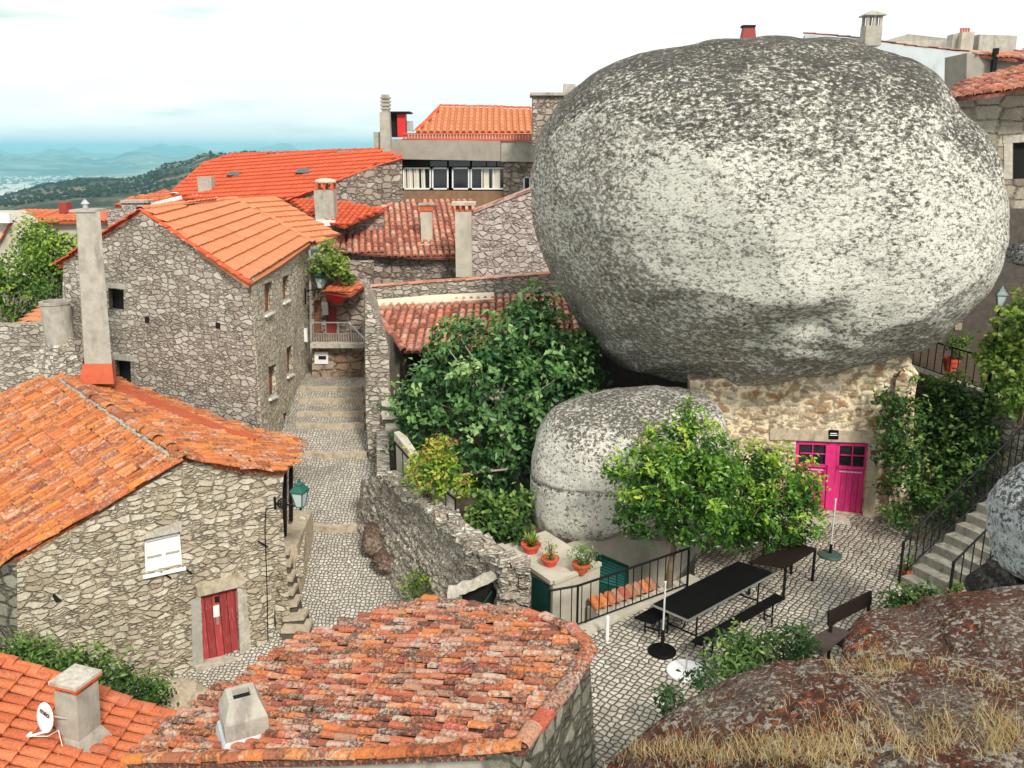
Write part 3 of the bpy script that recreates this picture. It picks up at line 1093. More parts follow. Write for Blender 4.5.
def make_ground():
    us = np.unique(np.concatenate([np.linspace(-2.2, -.75, 16), np.linspace(-.75, -.2, 190), np.linspace(-.2, 2.2, 40)]))
    Ys = np.concatenate([np.array([1.5, 4, 8, 12, 16, 20, 25, 30, 35, 40, 45, 55, 75, 110, 170, 260]), np.geomspace(360, 2400, 70), np.geomspace(2500, 30000, 70)])
    rp = [(-400, 200), (-100, 203), (0, 198), (40, 187), (82, 181), (130, 180), (150, 174), (163, 166), (190, 162), (207, 155), (225, 156), (250, 153), (300, 158), (500, 168), (1100, 190)]
    ru = np.array([px_u(a, 175) for a, b in rp])
    rz = np.array([ratio_at(b) for a, b in rp])
    v = []
    for Y in Ys:
        for u in us:
            X = u * Y
            z = -2.9
            if Y > 45:
                z = -2.9 - .075 * (min(Y, 500) - 45)
            if Y > 260:
                ridge = CAM_H + np.interp(u, ru, rz) * 1500
                if Y <= 1500:
                    s = np.clip((Y - 420) / 1080, 0, 1)
                    z0 = CAM_H + ratio_at(222) * Y
                    zz = z0 + (ridge - (CAM_H + ratio_at(222) * 1500)) * s ** 1.3
                    zz += 7 * noise.fractal(Vector((X / 160, Y / 160, 3)), .8, 2, 4) * s
                    k = np.clip((Y - 260) / 300, 0, 1)
                    z = z * (1 - k) + zz * k
                else:
                    s = np.clip((Y - 1500) / 1900, 0, 1)
                    s = s * s * (3 - 2 * s)
                    z = ridge * (1 - s) + -245 * s + 7 * noise.fractal(Vector((X / 160, Y / 160, 3)), .8, 2, 4) * (1 - s)
            if Y > 3400:
                z = -245 + 14 * noise.fractal(Vector((X / 1300, Y / 1300, 1)), .8, 2, 4)
                # nearer blue hills, then the far sierra
                a = math.exp(-((Y - 12500) / 2100) ** 2)
                hgt = 170 + 130 * noise.fractal(Vector((u * 19 + 2.3, 1.7, Y / 9000)), .9, 2, 4) - 40 * math.cos(u * 9)
                b = np.clip((Y - 15500) / 4500, 0, 1)
                far = 240 + 300 * noise.fractal(Vector((u * 14 + 9.1, 4.2, 0)), .9, 2, 4)
                z += max(0, hgt) * a * .9 + far * b * b * (3 - 2 * b)
            v.append((X, Y, z))
    n = len(us)
    f = [(i * n + j, i * n + j + 1, (i + 1) * n + j + 1, (i + 1) * n + j) for i in range(len(Ys) - 1) for j in range(n - 1)]
    t = NT('countryside')
    P = t.pos()
    y = t.n('ShaderNodeSeparateXYZ', {0: P}).outputs[1]
    near = t.rng(y, 1900, 3300, 1, 0)
    woods = t.noise(P, .011, 6, .68)
    scrub = t.noise(P, .09, 5, .7)
    hill = t.mix(t.rng(scrub, .42, .60), (.19, .165, .105), (.05, .055, .026))
    hill = t.mix(t.rng(woods, .43, .51), hill, (.018, .028, .014))
    hill = t.mix(t.rng(t.noise(P, .05, 6, .75), .62, .68), hill, (.34, .31, .26))
    fl = t.n('ShaderNodeSeparateColor', {0: t.vor(t.warp(P, .002, 150), .0042, 'F1').outputs['Color']})
    fields = t.ramp(fl.outputs[0], [(.0, (.05, .075, .03)), (.3, (.16, .17, .08)), (.55, (.30, .27, .16)), (.8, (.07, .09, .04)), (1, (.24, .24, .15))])
    fields = t.mix(t.rng(t.noise(P, .0011, 6, .7), .50, .60), fields, (.03, .045, .028))
    tw = t.math('MULTIPLY', t.rng(t.noise(P, .0007, 3), .50, .62), t.rng(t.noise(P, .012, 4, .8), .54, .62))
    fields = t.mix(tw, fields, (.68, .64, .58))
    c = t.mix(near, fields, hill)
    gnd = t.mix(t.rng(t.noise(P, 3, 5), .4, .6), (.10, .08, .055), (.17, .14, .10))
    c = t.mix(t.rng(y, 60, 200), gnd, c)
    m = t.end(c, None, 1.0)
    o = build('ground', v, f, m, loc=(0, 0, -3), smooth=True, uv=False)
    o['kind'] = 'structure'


make_ground()

# the far wood along the ridge, read as one mass
mb = MB()
S2, F2 = ico(1)
for i in range(2600):
    px_ = rng.uniform(-60, 330)
    Y_ = rng.uniform(900, 1560)
    u_ = px_u(px_)
    q = np.array([u_ * Y_, Y_, 0])
    if noise.noise(Vector((q[0] / 90, q[1] / 90, 0))) < -.02 and Y_ < 1440:
        continue
    rp_ = [(-400, 200), (-100, 203), (0, 198), (40, 187), (82, 181), (130, 180), (150, 174), (163, 166), (190, 162), (207, 155), (225, 156), (250, 153), (300, 158), (500, 168)]
    rdg = CAM_H + np.interp(u_, [px_u(a) for a, b in rp_], [ratio_at(b) for a, b in rp_]) * 1500
    s_ = np.clip((Y_ - 420) / 1080, 0, 1)
    if Y_ <= 1500:
        q[2] = CAM_H + ratio_at(222) * Y_ + (rdg - (CAM_H + ratio_at(222) * 1500)) * s_ ** 1.3 + 7 * noise.fractal(Vector((q[0] / 160, q[1] / 160, 3)), .8, 2, 4) * s_
    else:
        q[2] = rdg
    r_ = rng.uniform(1.4, 3.3)
    V_ = S2 * (r_, r_, r_ * rng.uniform(.8, 1.3)) * (1 + rng.normal(0, .14, (len(S2), 1))) + q + UP * r_ * .4
    mb.add(V_, F2)
o = mb.done('distant_wood', m_plain('dark_wood_foliage', (.020, .030, .015), .95, .4, .2, 0), uv=False)
o['kind'] = 'stuff'
o['label'] = 'dark wooded ridge far off on the left skyline'
o['category'] = 'wood'

# the town far down in the valley, read as one mass
mb = MB()
for i in range(900):
    px_ = rng.normal(75, 75)
    Y_ = rng.choice([rng.uniform(5200, 8800), rng.uniform(3900, 6500)])
    u_ = px_u(px_)
    s_ = rng.uniform(9, 26)
    mb.box((u_ * Y_, Y_, -245 + 14 * noise.fractal(Vector((u_ * Y_ / 1300, Y_ / 1300, 1)), .8, 2, 4) + 4), (s_ * rng.uniform(1, 2.2), s_, rng.uniform(8, 20)), (math.cos(i), math.sin(i), 0))
o = mb.done('distant_town', m_plain('far_white_walls', (.75, .70, .64), .9, .2, .01, 0), uv=False)
o['kind'] = 'stuff'
o['label'] = 'pale houses of the town scattered across the far valley floor'
o['category'] = 'town'

# the air
hz = bpy.data.materials.new('haze')
hz.use_nodes = True
hz.node_tree.nodes.clear()
ho = hz.node_tree.nodes.new('ShaderNodeOutputMaterial')
hv = hz.node_tree.nodes.new('ShaderNodeVolumePrincipled')
hv.inputs['Color'].default_value = (.36, .84, 1.0, 1)
hv.inputs['Density'].default_value = 1.05e-4
hv.inputs['Anisotropy'].default_value = 0.0
hz.node_tree.links.new(hv.outputs[0], ho.inputs['Volume'])
o = MB().box((0, 11500, -75), (90000, 25000, 455)).done('haze', hz, uv=False)
o['kind'] = 'stuff'
o['label'] = 'pale blue air over the valley'
o['category'] = 'haze'


# ------------------------------------------------------------------ lane, courtyard, terraces
LP = [(8, -2.75), (14, -2.5), (18.2, -2.25), (27.3, .45), (28.0, .50), (30.5, 1.0), (33, 1.02), (38, 1.05)]


def lane_z(Y):
    return float(np.interp(Y, [a for a, b in LP], [b for a, b in LP]))


STEPS = [27.55, 28.5, 29.4, 30.4]


def lane_sheet():
    v, f, n = [], [], 0
    Ys = list(np.arange(10, 36.01, .25))
    nx = 14
    for Y in Ys:
        xr = float(np.interp(Y, [10, 16.5, 21.7, 25, 36], [1.5, -.5, -3.6, -4.0, -5.8]))
        z = lane_z(Y)
        for i in range(nx):
            X = -13 + (xr + 13) * (i / (nx - 1))
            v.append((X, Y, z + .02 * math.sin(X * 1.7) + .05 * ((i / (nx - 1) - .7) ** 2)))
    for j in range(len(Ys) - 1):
        for i in range(nx - 1):
            f.append((j * nx + i, j * nx + i + 1, (j + 1) * nx + i + 1, (j + 1) * nx + i))
    o = build('lane', v, f, M['cobble_lane'], loc=(-6, 20, -2), smooth=True)
    o['kind'] = 'structure'


lane_sheet()
# shallow granite step edges across the lane
for i, (Y, a, b, lab) in enumerate([
        (22.6, 292, 366, 'long granite step edge across the lane beside the green lantern'),
        (25.9, 297, 366, 'single granite step edge across the lane above the green lantern, below the flight'),
        (27.5, 297, 365, 'lowest and widest of the four close granite steps in the lane'),
        (28.45, 299, 365, 'second from the bottom of the four close granite steps in the lane'),
        (29.4, 301, 365, 'third from the bottom of the four close granite steps in the lane'),
        (30.3, 303, 364, 'topmost of the four close granite steps in the lane')]):
    z = lane_z(Y)
    xa, xb = px_u(a, 440) * Y, px_u(b, 440) * Y
    n = 10
    v, f = [], []
    for k in range(n + 1):
        X = xa + (xb - xa) * k / n
        j = rng.normal(0, .02)
        for (dy, dz) in ((-.02 + j, -.15), (-.02 + j, .145 + j * .4), (.17 + j, .155), (.20, -.1)):
            v.append((X, Y + dy + .05 * math.sin(k * .9), z + dz + rng.normal(0, .006)))
    for k in range(n):
        for q in range(3):
            f.append((k * 4 + q, (k + 1) * 4 + q, (k + 1) * 4 + q + 1, k * 4 + q + 1))
    f += [(0, 1, 2, 3), (n * 4 + 3, n * 4 + 2, n * 4 + 1, n * 4)]
    tag(build('stone_step', v, f, M['dressed_warm']), lab, 'step', 'granite step edges across the lane')

# the courtyard, a paved platform above the lane
ct = [(1.02, 15.45), (1.2, 8.5), (13, 8.5), (13, 22.5), (5.0, 22.6), (4.55, 19.9), (4.1, 18.05)]
v = [(x, y, 0) for x, y in ct] + [(x, y, -3) for x, y in ct]
n = len(ct)
o = build('courtyard', v, [tuple(range(n))] + [((i + 1) % n, i, n + i, n + (i + 1) % n) for i in range(n)], M['cobble_court'])
o['kind'] = 'structure'
# pale kerb along the railing
a, b, c_ = np.array([1.12, 15.42, 0]), np.array([4.1, 17.95, 0]), np.array([.92, 13.3, 0])
o = MB().bar(a + UP * .03, b + UP * .03, .30, .08).done('kerb', M['concrete_pale'])
o['kind'] = 'structure'

# the planted terrace under the fig and the small boulder
te = [(-4.05, 25.4), (-3.35, 21.75), (-1.0, 17.75), (.1, 17.9), (.75, 18.75), (4.3, 19.7), (5, 20.4), (7, 23), (2, 31), (-4.2, 29)]
v = [(x, y, .55) for x, y in te] + [(x, y, -3) for x, y in te]
n = len(te)
o = build('terrace', v, [tuple(range(n))[::-1]] + [(i, (i + 1) % n, n + (i + 1) % n, n + i) for i in range(n)], M['soil'])
o['kind'] = 'structure'
# the upper terrace behind the ivy wall
ut = [(11.25, 25.0), (12.35, 20.3), (13.45, 15), (40, 15), (40, 40), (11, 40), (10.8, 27)]
v = [(x, y, 3.2) for x, y in ut] + [(x, y, -3) for x, y in ut]
n = len(ut)
o = build('upper_terrace', v, [tuple(range(n))] + [(i, (i + 1) % n, n + (i + 1) % n, n + i) for i in range(n)], M['soil'])
o['kind'] = 'structure'

# ================================================================== OLD HOUSE with the red door
A_d = np.array([.864, .503, 0])
A_pl = vplane((-6.78, 18.2), A_d)
hA = thing('stone_house', 'low rubble stone house with worn red door and white window under a weathered orange roof', 'house', (-7.5, 20, -2.3))
wall('front_wall', A_pl, [(17, 566), (183, 463), (284, 470), (271, 662), (205, 690), (18, 730)], M['rubble'], hA, .45,
     [[(144, 540), (180, 532), (183, 566), (145, 574)], [(201, 597), (237, 588), (240, 658), (204, 668)]], reveal=.25)
# left and right side walls
La = on(A_pl, [(17, 566)])[0]
Lb = La + np.array([-1, .10, 0]) * 4
MB().prism([La + (.03, .02, 0), Lb, (*Lb[:2], -2.9), (*(La + (.03, .02, 0))[:2], -2.9)], np.array([.0, .4, 0])).done('side_wall', M['mossy_shade'], hA)  # left face: its shade is put into the darker stone colour
Ra = on(A_pl, [(280, 471)])[0] + np.array([-.02, 0.03, 0])
Rb = Ra + np.array([-.45, .9, -.18]) * 3
MB().prism([Ra, Rb, (*Rb[:2], -2.9), (*Ra[:2], -2.9)], np.array([-.35, 0.0, 0])).done('side_wall', M['rubble'], hA)
A0, A1 = np.array([-7.13, 18.0, 2.84]), np.array([-13.07, 24.9, 2.84])
AL, AR = np.array([-10.1, 16.27, 1.20]), np.array([-5.77, 18.79, 2.34])
plL, plR = plane(A0, A1, AL), plane(A0, A1, AR)
rl = tile_roof(plL, [(184, 457), (66, 378), (40, 379), (0, 394), (-70, 425), (-70, 596), (0, 562), (16, 558)], M['tile_orange'], hA, .215, .38, .07, jit=.032, cover=.42, name='roof')
rr = tile_roof(plR, [(184, 457), (66, 378), (112, 378), (180, 404), (246, 428), (298, 439), (296, 458), (284, 471), (240, 467)], M['tile_orange'], hA, .215, .38, .065, jit=.035, cover=.42, name='roof')
cap_row([A1 + UP * .02, A0 + UP * .02 + (A0 - A1) * .012], M['tile_orange'], rl, 'ridge_tiles', .15, .10, .42, .03, .02)
mbm = MB()
for k in range(60):
    p = A1 + (A0 - A1) * (k + .5) / 60
    for sd in (-1, 1):
        mbm.box(p + np.array([.758, .652, 0]) * sd * .16 + UP * .01 + rng.normal(0, .012, 3), (.13, .07, .05), nrm(A0 - A1), jit=.012)
mbm.done('ridge_mortar', M['mortar_pale'], rl, uv=False)
vl = on(plL, [(183, 459), (100, 508), (0, 563), (-60, 594)], .03)
cap_row(vl, M['tile_orange'], rl, 'verge_tiles', .13, .08, .42, .03, .02)
vr = on(plR, [(184, 459), (240, 467), (283, 471)], .02)
cap_row(vr, M['tile_orange'], rr, 'verge_tiles', .11, .06, .4, .02, .02)
# orange flashing where the roof meets the tall house
MB().prism(on(plR, [(84, 381), (110, 376), (150, 396), (205, 418), (228, 428), (262, 436), (254, 439), (205, 424), (150, 404), (112, 387)], .10), -plR[1] * .06).done('flashing', M['flashing'], rr)
# window
wq = [(144, 540), (180, 532), (183, 566), (145, 574)]
wA = window(A_pl, wq, hA, M['white_paint'], M['white_paint'], .10, 1, 1, .045, sill=M['white_paint'])
q = on(A_pl, wq, -.105)
mb = MB()
for u0, u1 in ((.08, .45), (.57, .93)):
    mb.bar(lerp2(q, u0, .53), lerp2(q, u1, .53), .03, .02, up=A_pl[1])
mb.done('muntin', M['concrete'], wA)
for pxs in ([(130, 543), (129, 533)], [(168, 577), (163, 585)], [(190, 570), (196, 576)]):
    pass
# stone surrounds, a few mm proud
MB().prism(on(A_pl, [(145, 534), (181, 521), (182, 531.5), (144, 539.5)], .03), -A_pl[1] * .03).done('lintel', M['dressed'], hA)
MB().prism(on(A_pl, [(196, 585), (243, 573), (246, 583), (238, 587.5), (200, 596.5), (198, 597)], .04), -A_pl[1] * .04).done('lintel', M['dressed_warm'], hA)
MB().prism(on(A_pl, [(191, 600), (200.5, 597.5), (203.5, 668), (193, 668)], .012), -A_pl[1] * .012).done('door_jamb', M['mortar_pale'], hA)
MB().prism(on(A_pl, [(237.5, 588.5), (246, 590), (252, 658), (240.5, 658)], .018), -A_pl[1] * .018).done('door_jamb', M['dressed'], hA)
MB().prism(on(A_pl, [(196, 668.5), (244, 657.5), (246, 665), (198, 677)], .16), -A_pl[1] * .3).done('doorstep', M['dressed'], hA)
dA = pane_in(A_pl, [(201, 597), (237, 588), (240, 659), (204, 669)], hA, M['red_planks'], .14, .05, 'door')
MB().prism(on(A_pl, [(213, 606), (219, 604.5), (219.5, 616), (213.5, 617.5)], -.13), A_pl[1] * .008).done('paper_notice', M['render_white'], dA)
MB().prism(on(A_pl, [(214.5, 597), (219.5, 595.8), (219.5, 602), (214.8, 603)], -.132), A_pl[1] * .006).done('door_hole', M['dark'], dA)
MB().prism(on(A_pl, [(216, 617), (218.5, 616.5), (219, 624), (216.5, 624.5)], -.13), A_pl[1] * .02).done('latch', M['steel'], dA)
# cable down the corner
mb = MB()
mb.tube(on(A_pl, [(277, 507), (266, 509), (265, 530), (267, 585), (268, 640)], .03), .012, 5)
mb.done('cable', M['iron'], hA)
mb = MB()
mb.bar(*on(A_pl, [(258, 541), (268, 547)], .05), .03)
mb.bar(*on(A_pl, [(161, 572), (171, 578)], .05), .03)
mb.bar(*on(A_pl, [(185, 568), (192, 574)], .05), .03)
mb.done('iron_hook', M['iron'], hA)
MB().prism(on(A_pl, [(52, 596), (54, 593), (62, 601), (56, 603)], .004), A_pl[1] * .004).done('vent_hole', M['dark'], hA)

# its tall concrete chimney
chA = thing('concrete_chimney', 'tall plain concrete chimney column with orange base standing on the orange roof', 'chimney', PY(98, 372, 24.6))
b0, b1, t0, t1 = PY(85, 372, 24.6), PY(112.5, 372, 24.6), PY(76, 212, 24.6), PY(100, 212, 24.6)
v = [b0, b1, b1 + (-.31, .62, 0), b0 + (-.31, .62, 0), t0, t1, t1 + (-.31, .62, 0), t0 + (-.31, .62, 0)]
build('shaft', v, [(0, 1, 5, 4), (1, 2, 6, 5), (2, 3, 7, 6), (3, 0, 4, 7), (4, 5, 6, 7)], M['concrete'], chA)
f0, f1 = PY(79, 384, 24.4), PY(114, 384, 24.4)
v = [f0, f1, f1 + (-.35, 1.0, .2), f0 + (-.35, 1.0, .2), b0 + (-.02, -.03, .25), b1 + (.02, -.03, .25), b1 + (-.29, .66, .25), b0 + (-.33, .66, .25)]
build('base_flashing', v, [(0, 1, 5, 4), (1, 2, 6, 5), (2, 3, 7, 6), (3, 0, 4, 7)], M['flashing'], chA)
tc = (t0 + t1) / 2 + (-.15, .31, 0)
MB().box(tc + UP * .03, (.72, .70, .06)).done('cap', M['concrete'], chA)
MB().lathe(tc + UP * .09 + (.0, -.1, 0), [(.07, 0), (.07, .10), (.12, .12), (.04, .22), (.02, .24)], 10).done('cowl', M['steel'], chA)

# ================================================================== TALL HOUSE
B0 = np.array([-7.305, 24.5])
B1 = np.array([-14.53, 28.57])
B_pl = vplane(B0, B1 - B0)
F_dir = np.array([-7.9 + 7.305, 33.5 - 24.5, 0])
Bf_pl = vplane(B0, F_dir)
hB = thing('stone_house', 'tall two storey grey rubble house with pale orange roof left of the lane', 'house', (-11, 30, 0))
wall('gable_wall', B_pl, [(63, 263), (140, 213), (249.5, 281), (266.5, 520), (60, 520)], M['rubble_grey'], hB, ext=nrm(F_dir) * .5,
     holes=[[(108, 288), (123.5, 290), (124, 312), (109, 310)], [(115, 360), (130.5, 362), (131, 386), (116, 384)]], reveal=.35)
fh = [[(264.5, 284.5), (272, 281), (272.5, 311), (265, 314.5)], [(282.5, 277.5), (288.5, 274.5), (289, 299), (283, 302)],
      [(268.5, 367), (276, 364), (276.5, 395), (269, 398)], [(286.5, 348), (292.5, 345), (293, 373), (287, 376)], [(283.5, 414), (287.5, 411), (288, 431), (284, 434)]]
wall('lane_facade', Bf_pl, [(250.8, 280), (310.5, 243), (311, 376), (311, 400), (300, 470), (268.8, 520)], M['rubble_lane'], hB, ext=np.array([-.87, .49, 0]) * .45, holes=fh, reveal=.28)
BE0, BR0 = PY(250, 281, 24.5), np.array([-11.07, 26.6, 7.50])
BE1 = PY(310, 243, 33.5)
plB = plane(BE0, BE1, BR0)
rB = tile_roof(plB, [(141, 209), (190, 204), (235, 199), (274, 219), (312.5, 242), (282, 264), (250, 284), (196, 247)], M['tile_salmon'], hB, .30, .46, .035, eave=(BE0, BE1), jit=.006, step=.06, rand=.9, cover=.55)
cap_row(on(plB, [(141, 210), (196, 247), (250, 283)], .02), M['tile_red'], rB, 'verge_tiles', .09, .05, .45, .0, .008)
cap_row(on(plB, [(140, 209), (190, 203.5), (235, 199)], .0), M['tile_salmon'], rB, 'ridge_tiles', .14, .09, .45, .0, .008)
BL = on(B_pl, [(63, 263)])[0]
RG0, RG1 = on(plB, [(141, 209.5), (235, 199.5)], -.03)
plBl = plane(RG0, RG1, BL + UP * .05)
rBl = tile_roof(plBl, [], M['tile_red'], hB, .28, .45, .04, jit=.005, poly3=[RG0, RG1, BL + (RG1 - RG0) + UP * .05, BL + UP * .05 + nrm(BL - RG0) * .3])
cap_row([BR0 - (.02, .05, -.03), BL + UP * .08 - (0.02, .05, 0) + nrm(BL - BR0) * .3], M['tile_red'], rBl, 'verge_tiles', .12, .07, .45, .0, .01)
# second roof slope behind
plB2 = plane(BE1, PY(338, 236, 35.2), PY(235, 199.5, on(plB, [(235, 199.5)])[0][1]))
rB2 = tile_roof(plB2, [(236, 199.5), (276, 197), (306, 215), (338, 235), (326, 240), (313, 243), (274, 219)], M['tile_salmon'], hB, .30, .46, .035, jit=.006, step=.06, rand=.8, cover=.55)
cap_row(on(plB2, [(235, 199), (274, 219), (313, 242)], .04), M['tile_salmon'], rB2, 'hip_tiles', .12, .07, .45, .0, .008)
Bb = [PY(312.5, 246, 33.55), PY(337, 239, 36.2), PY(337, 300, 36.2), PY(312.5, 300, 33.55)]
for q in fh:
    window(Bf_pl, q, hB, M['brown_wood'], M['brown_wood'], .12, 1, 1, .05, sill=M['render_white'])
for q in fh[:2]:
    MB().prism(on(Bf_pl, [(q[0][0] - .8, q[0][1] - 3.5), (q[1][0] + .8, q[1][1] - 3.7), (q[1][0] + .8, q[1][1] - .6), (q[0][0] - .8, q[0][1] - .4)], .02), -Bf_pl[1] * .02).done('lintel', M['dressed'], hB)
for q in ([(108, 288), (123.5, 290), (124, 312), (109, 310)], [(115, 360), (130.5, 362), (131, 386), (116, 384)]):
    pane_in(B_pl, q, hB, M['dark'], .3, .03, 'window')
    MB().prism(on(B_pl, [(q[0][0] - 3, q[0][1] - 6), (q[1][0] + 3, q[1][1] - 6), (q[1][0] + 3, q[1][1] - .6), (q[0][0] - 3, q[0][1] - .6)], .02), -B_pl[1] * .02).done('lintel', M['dressed'], hB)
for (x, y) in ((147, 320), (218, 326)):
    MB().prism(on(B_pl, [(x - 2.5, y - 3.5), (x + 2.2, y - 3), (x + 2.4, y + 3), (x - 2, y + 2.6)], .004), B_pl[1] * .004).done('wall_hole', M['dark'], hB)
MB().tube([PY(309.5, 250, 33.2), PY(310.5, 300, 33.2), PY(311.5, 372, 33.2)], .05, 6).done('downpipe', M['concrete'], hB)
MB().box(PY(304.5, 335, 32.6), (.22, .15, .5)).done('meter_box', M['white_paint'], hB)
# chimney with round cap on the back slope
tch = thing('round_capped_chimney', 'square rendered chimney with rounded white cap on the pale orange roof', 'chimney', PY(324, 222, 37.5))
chimney_box(37.5, 315, 333.5, 190, 224, .75, M['concrete'], tch, 'shaft')
c = PY(324, 190, 37.5) + (0, .37, 0)
mb = MB()
for dx in (-.33, 0, .33):
    for dy in (-.33, .33):
        MB().box(c + (dx, dy, .13), (.10, .10, .28)).done('vent_post', M['terracotta'], tch)
MB().lathe(c + UP * .27, [(.44, 0), (.46, .06), (.40, .14), (.2, .19), (.02, .2)], 16).done('cap', M['concrete_pale'], tch, smooth=True)
chimney_box(37.3, 312.5, 335, 220, 226, .95, M['render_white'], tch, 'collar')

# ================================================================== RED ROOFED BARN BEHIND
hC = thing('barn', 'long stone barn with bright red orange roof behind the tall house', 'barn', PY(340, 205, 43))
C0, C1 = PY(285, 199, 41), PY(402, 157, 43.5)
C_pl = vplane(C0[:2], (C1 - C0)[:2])
plC = plane(C0, C1, PY(235, 155, 51))
C_edge = [(285, 200), (318, 188), (345, 177), (372, 167), (402, 158)]
wall('gable_wall', C_pl, C_edge + [(403, 230), (285, 230)], M['rubble_far'], hC, .5)
rC = tile_roof(plC, [(172, 192), (205, 164), (232, 155), (310, 152), (378, 149.5), (403, 156)] + C_edge[::-1][1:] + [(255, 202), (198, 203)], M['tile_red'], hC, .34, .55, .045, jit=.004, step=.05, rand=.8, cover=.54,
               eave=(PY(235, 155, 51), PY(378, 149.5, 47)))
cap_row(on(plC, C_edge, .0), M['terracotta_red'], rC, 'verge_tiles', .13, .06, .5, -.02, .006)
cap_row(on(plC, [(172, 192), (205, 163), (232, 154), (378, 149)], .0), M['tile_red'], rC, 'ridge_tiles', .14, .08, .5, -.02, .006)
cap_row(on(plC, [(172, 192), (255, 202)], .0), M['render_white'], rC, 'eave_flashing', .12, .03, .5, -.02, .004)
MB().box(on(plC, [(306, 171)], .08)[0], (.9, .7, .06), up=plC[1]).done('skylight', M['glass'], rC)
MB().box(on(plC, [(236, 174)], .08)[0], (.8, .6, .06), up=plC[1]).done('skylight', M['glass'], rC)
Yq = on(plC, [(207, 190)])[0][1]
chc = tag(MB().box(PY(207, 190, Yq), (.7, .6, 1.3)).done('roof_chimney', M['concrete']), 'small squat chimney stub low on the left of the bright red barn roof', 'chimney')

# low red roof in front of the barn wall
hR = thing('lean_to_shed', 'low lean-to with a bright red tiled roof against the stone barn', 'shed', PY(345, 215, 39.5))
plr = plane(PY(318, 216, 38.2), PY(384, 210, 39.0), PY(330, 200, 40.8))
tile_roof(plr, [(288, 199), (330, 199.5), (385, 209), (362, 217), (344, 226), (316, 218)], M['tile_red'], hR, .26, .45, .05, jit=.008, rand=1)
MB().prism([PY(318, 219, 38.2), PY(344, 227, 38.2), PY(384, 211, 39.2), PY(384, 240, 39.2), PY(318, 240, 38.2)], (0, .3, 0)).done('wall', M['rubble_far'], hR)

# ================================================================== OLD TILED HOUSE (middle)
hE = thing('old_tiled_house', 'low stone house with a patchy brown and pink barrel tile roof in mid distance', 'house', PY(400, 285, 38))
plE = plane(PY(335, 251, 37), PY(457, 258, 37), PY(430, 201, 42.5))
rE = tile_roof(plE, [(333, 250), (343, 232), (362, 216), (390, 205), (405, 202), (473, 200), (473, 215), (472, 258), (400, 256)], M['tile_mixed'], hE, .27, .42, .085, jit=.02, step=.035, cover=.38)
wall('front_wall', vplane((0, 37.35), (1, 0)), [(340, 250), (472, 257), (472, 300), (340, 300)], M['rubble_far'], hE, .4)
cap_row(on(plE, [(334, 249), (343, 231), (362, 215), (390, 204.5)], .03), M['tile_mixed'], rE, 'hip_tiles', .14, .09, .42, 0, .02)

chE = thing('slim_chimney', 'slim pale rendered chimney with brick vents rising from the patchy tiled roof', 'chimney', PY(426, 247, 38.3))
chimney_box(38.3, 421, 432, 211, 249, .45, M['concrete_pale'], chE, 'shaft')
chimney_box(38.25, 419.5, 433, 205.5, 211, .55, M['terracotta'], chE, 'brick_vent')
chimney_box(38.2, 418.5, 434, 203.5, 205.5, .65, M['concrete'], chE, 'cap')
chimney_box(38.1, 419, 434, 244, 250, .6, M['render_white'], chE, 'collar')
chF = thing('tall_chimney', 'tall pale concrete chimney with flat slab cap beside the pinkish gable wall', 'chimney', PY(463, 276, 35.6))
chimney_box(35.6, 455.5, 471.5, 212, 277, .65, M['concrete_pale'], chF, 'shaft')
mb = MB()
for x in (457, 463, 469.5):
    a = PY(x, 208.5, 35.65)
    mb.box(a + (0, .07, 0), (.11, .12, .26))
    mb.box(a + (0, .52, 0), (.11, .12, .26))
mb.done('brick_vent', M['terracotta'], chF)
MB().box(PY(463.5, 203.8, 35.6) + (0, .32, 0), (.95, .9, .12)).done('cap', M['concrete_pale'], chF)

# gable wall with a sloping coping
gF = thing('gable_house', 'roughcast pinkish stone gable with sloping tile coping left of the great boulder', 'house', PY(510, 276, 36.5))
plF = vplane((0, 36.4), (1, 0.02))
wall('gable_wall', plF, [(472, 214), (535, 190), (600, 165), (600, 300), (472, 300)], M['rubble_pink'], gF, 3.5)
cap_row(on(plF, [(471, 213), (503, 200), (537, 188.5), (560, 180)], -.1), M['tile_mixed'], gF, 'coping', .22, .06, .45, 0, .008)

# ================================================================== FLAT ROOFED HOUSE with the window band
hD = thing('flat_roofed_house', 'modern flat roofed house with a long band of white framed windows', 'house', PY(460, 200, 50))
plD = vplane((0, 50), (1, 0))
plD2 = vplane((0, 50.7), (1, 0))
wall('parapet', plD, [(391, 139), (500.5, 141), (500.5, 161), (391, 159)], M['render_grey'], hD, 4)
wall('parapet', vplane((0, 50.12), (1, 0)), [(501, 141.5), (560, 142), (560, 162.5), (501, 161.5)], M['concrete'], hD, 4)
wall('stone_wall', vplane((0, 50.5), (1, 0)), [(503.5, 158), (560, 158), (560, 215), (503.5, 215)], M['rubble_far'], hD, .5, holes=[[(523, 176), (531, 176), (531, 196), (523, 196)]], reveal=.2)
window(vplane((0, 50.5), (1, 0)), [(523, 176), (531, 176), (531, 196), (523, 196)], hD, M['white_paint'], M['glass'], .1, 1, 1, .1)
wall('sill_wall', plD2, [(391, 190), (503.4, 191), (503.4, 225), (391, 225)], M['terracotta'] if False else m_plain('brown_render', (.26, .15, .09), .9, .25, 3, .003), hD, .4)
wall('room', vplane((0, 52.6), (1, 0)), [(385, 150), (510, 150), (510, 200), (385, 200)], M['dark'], hD, .3)
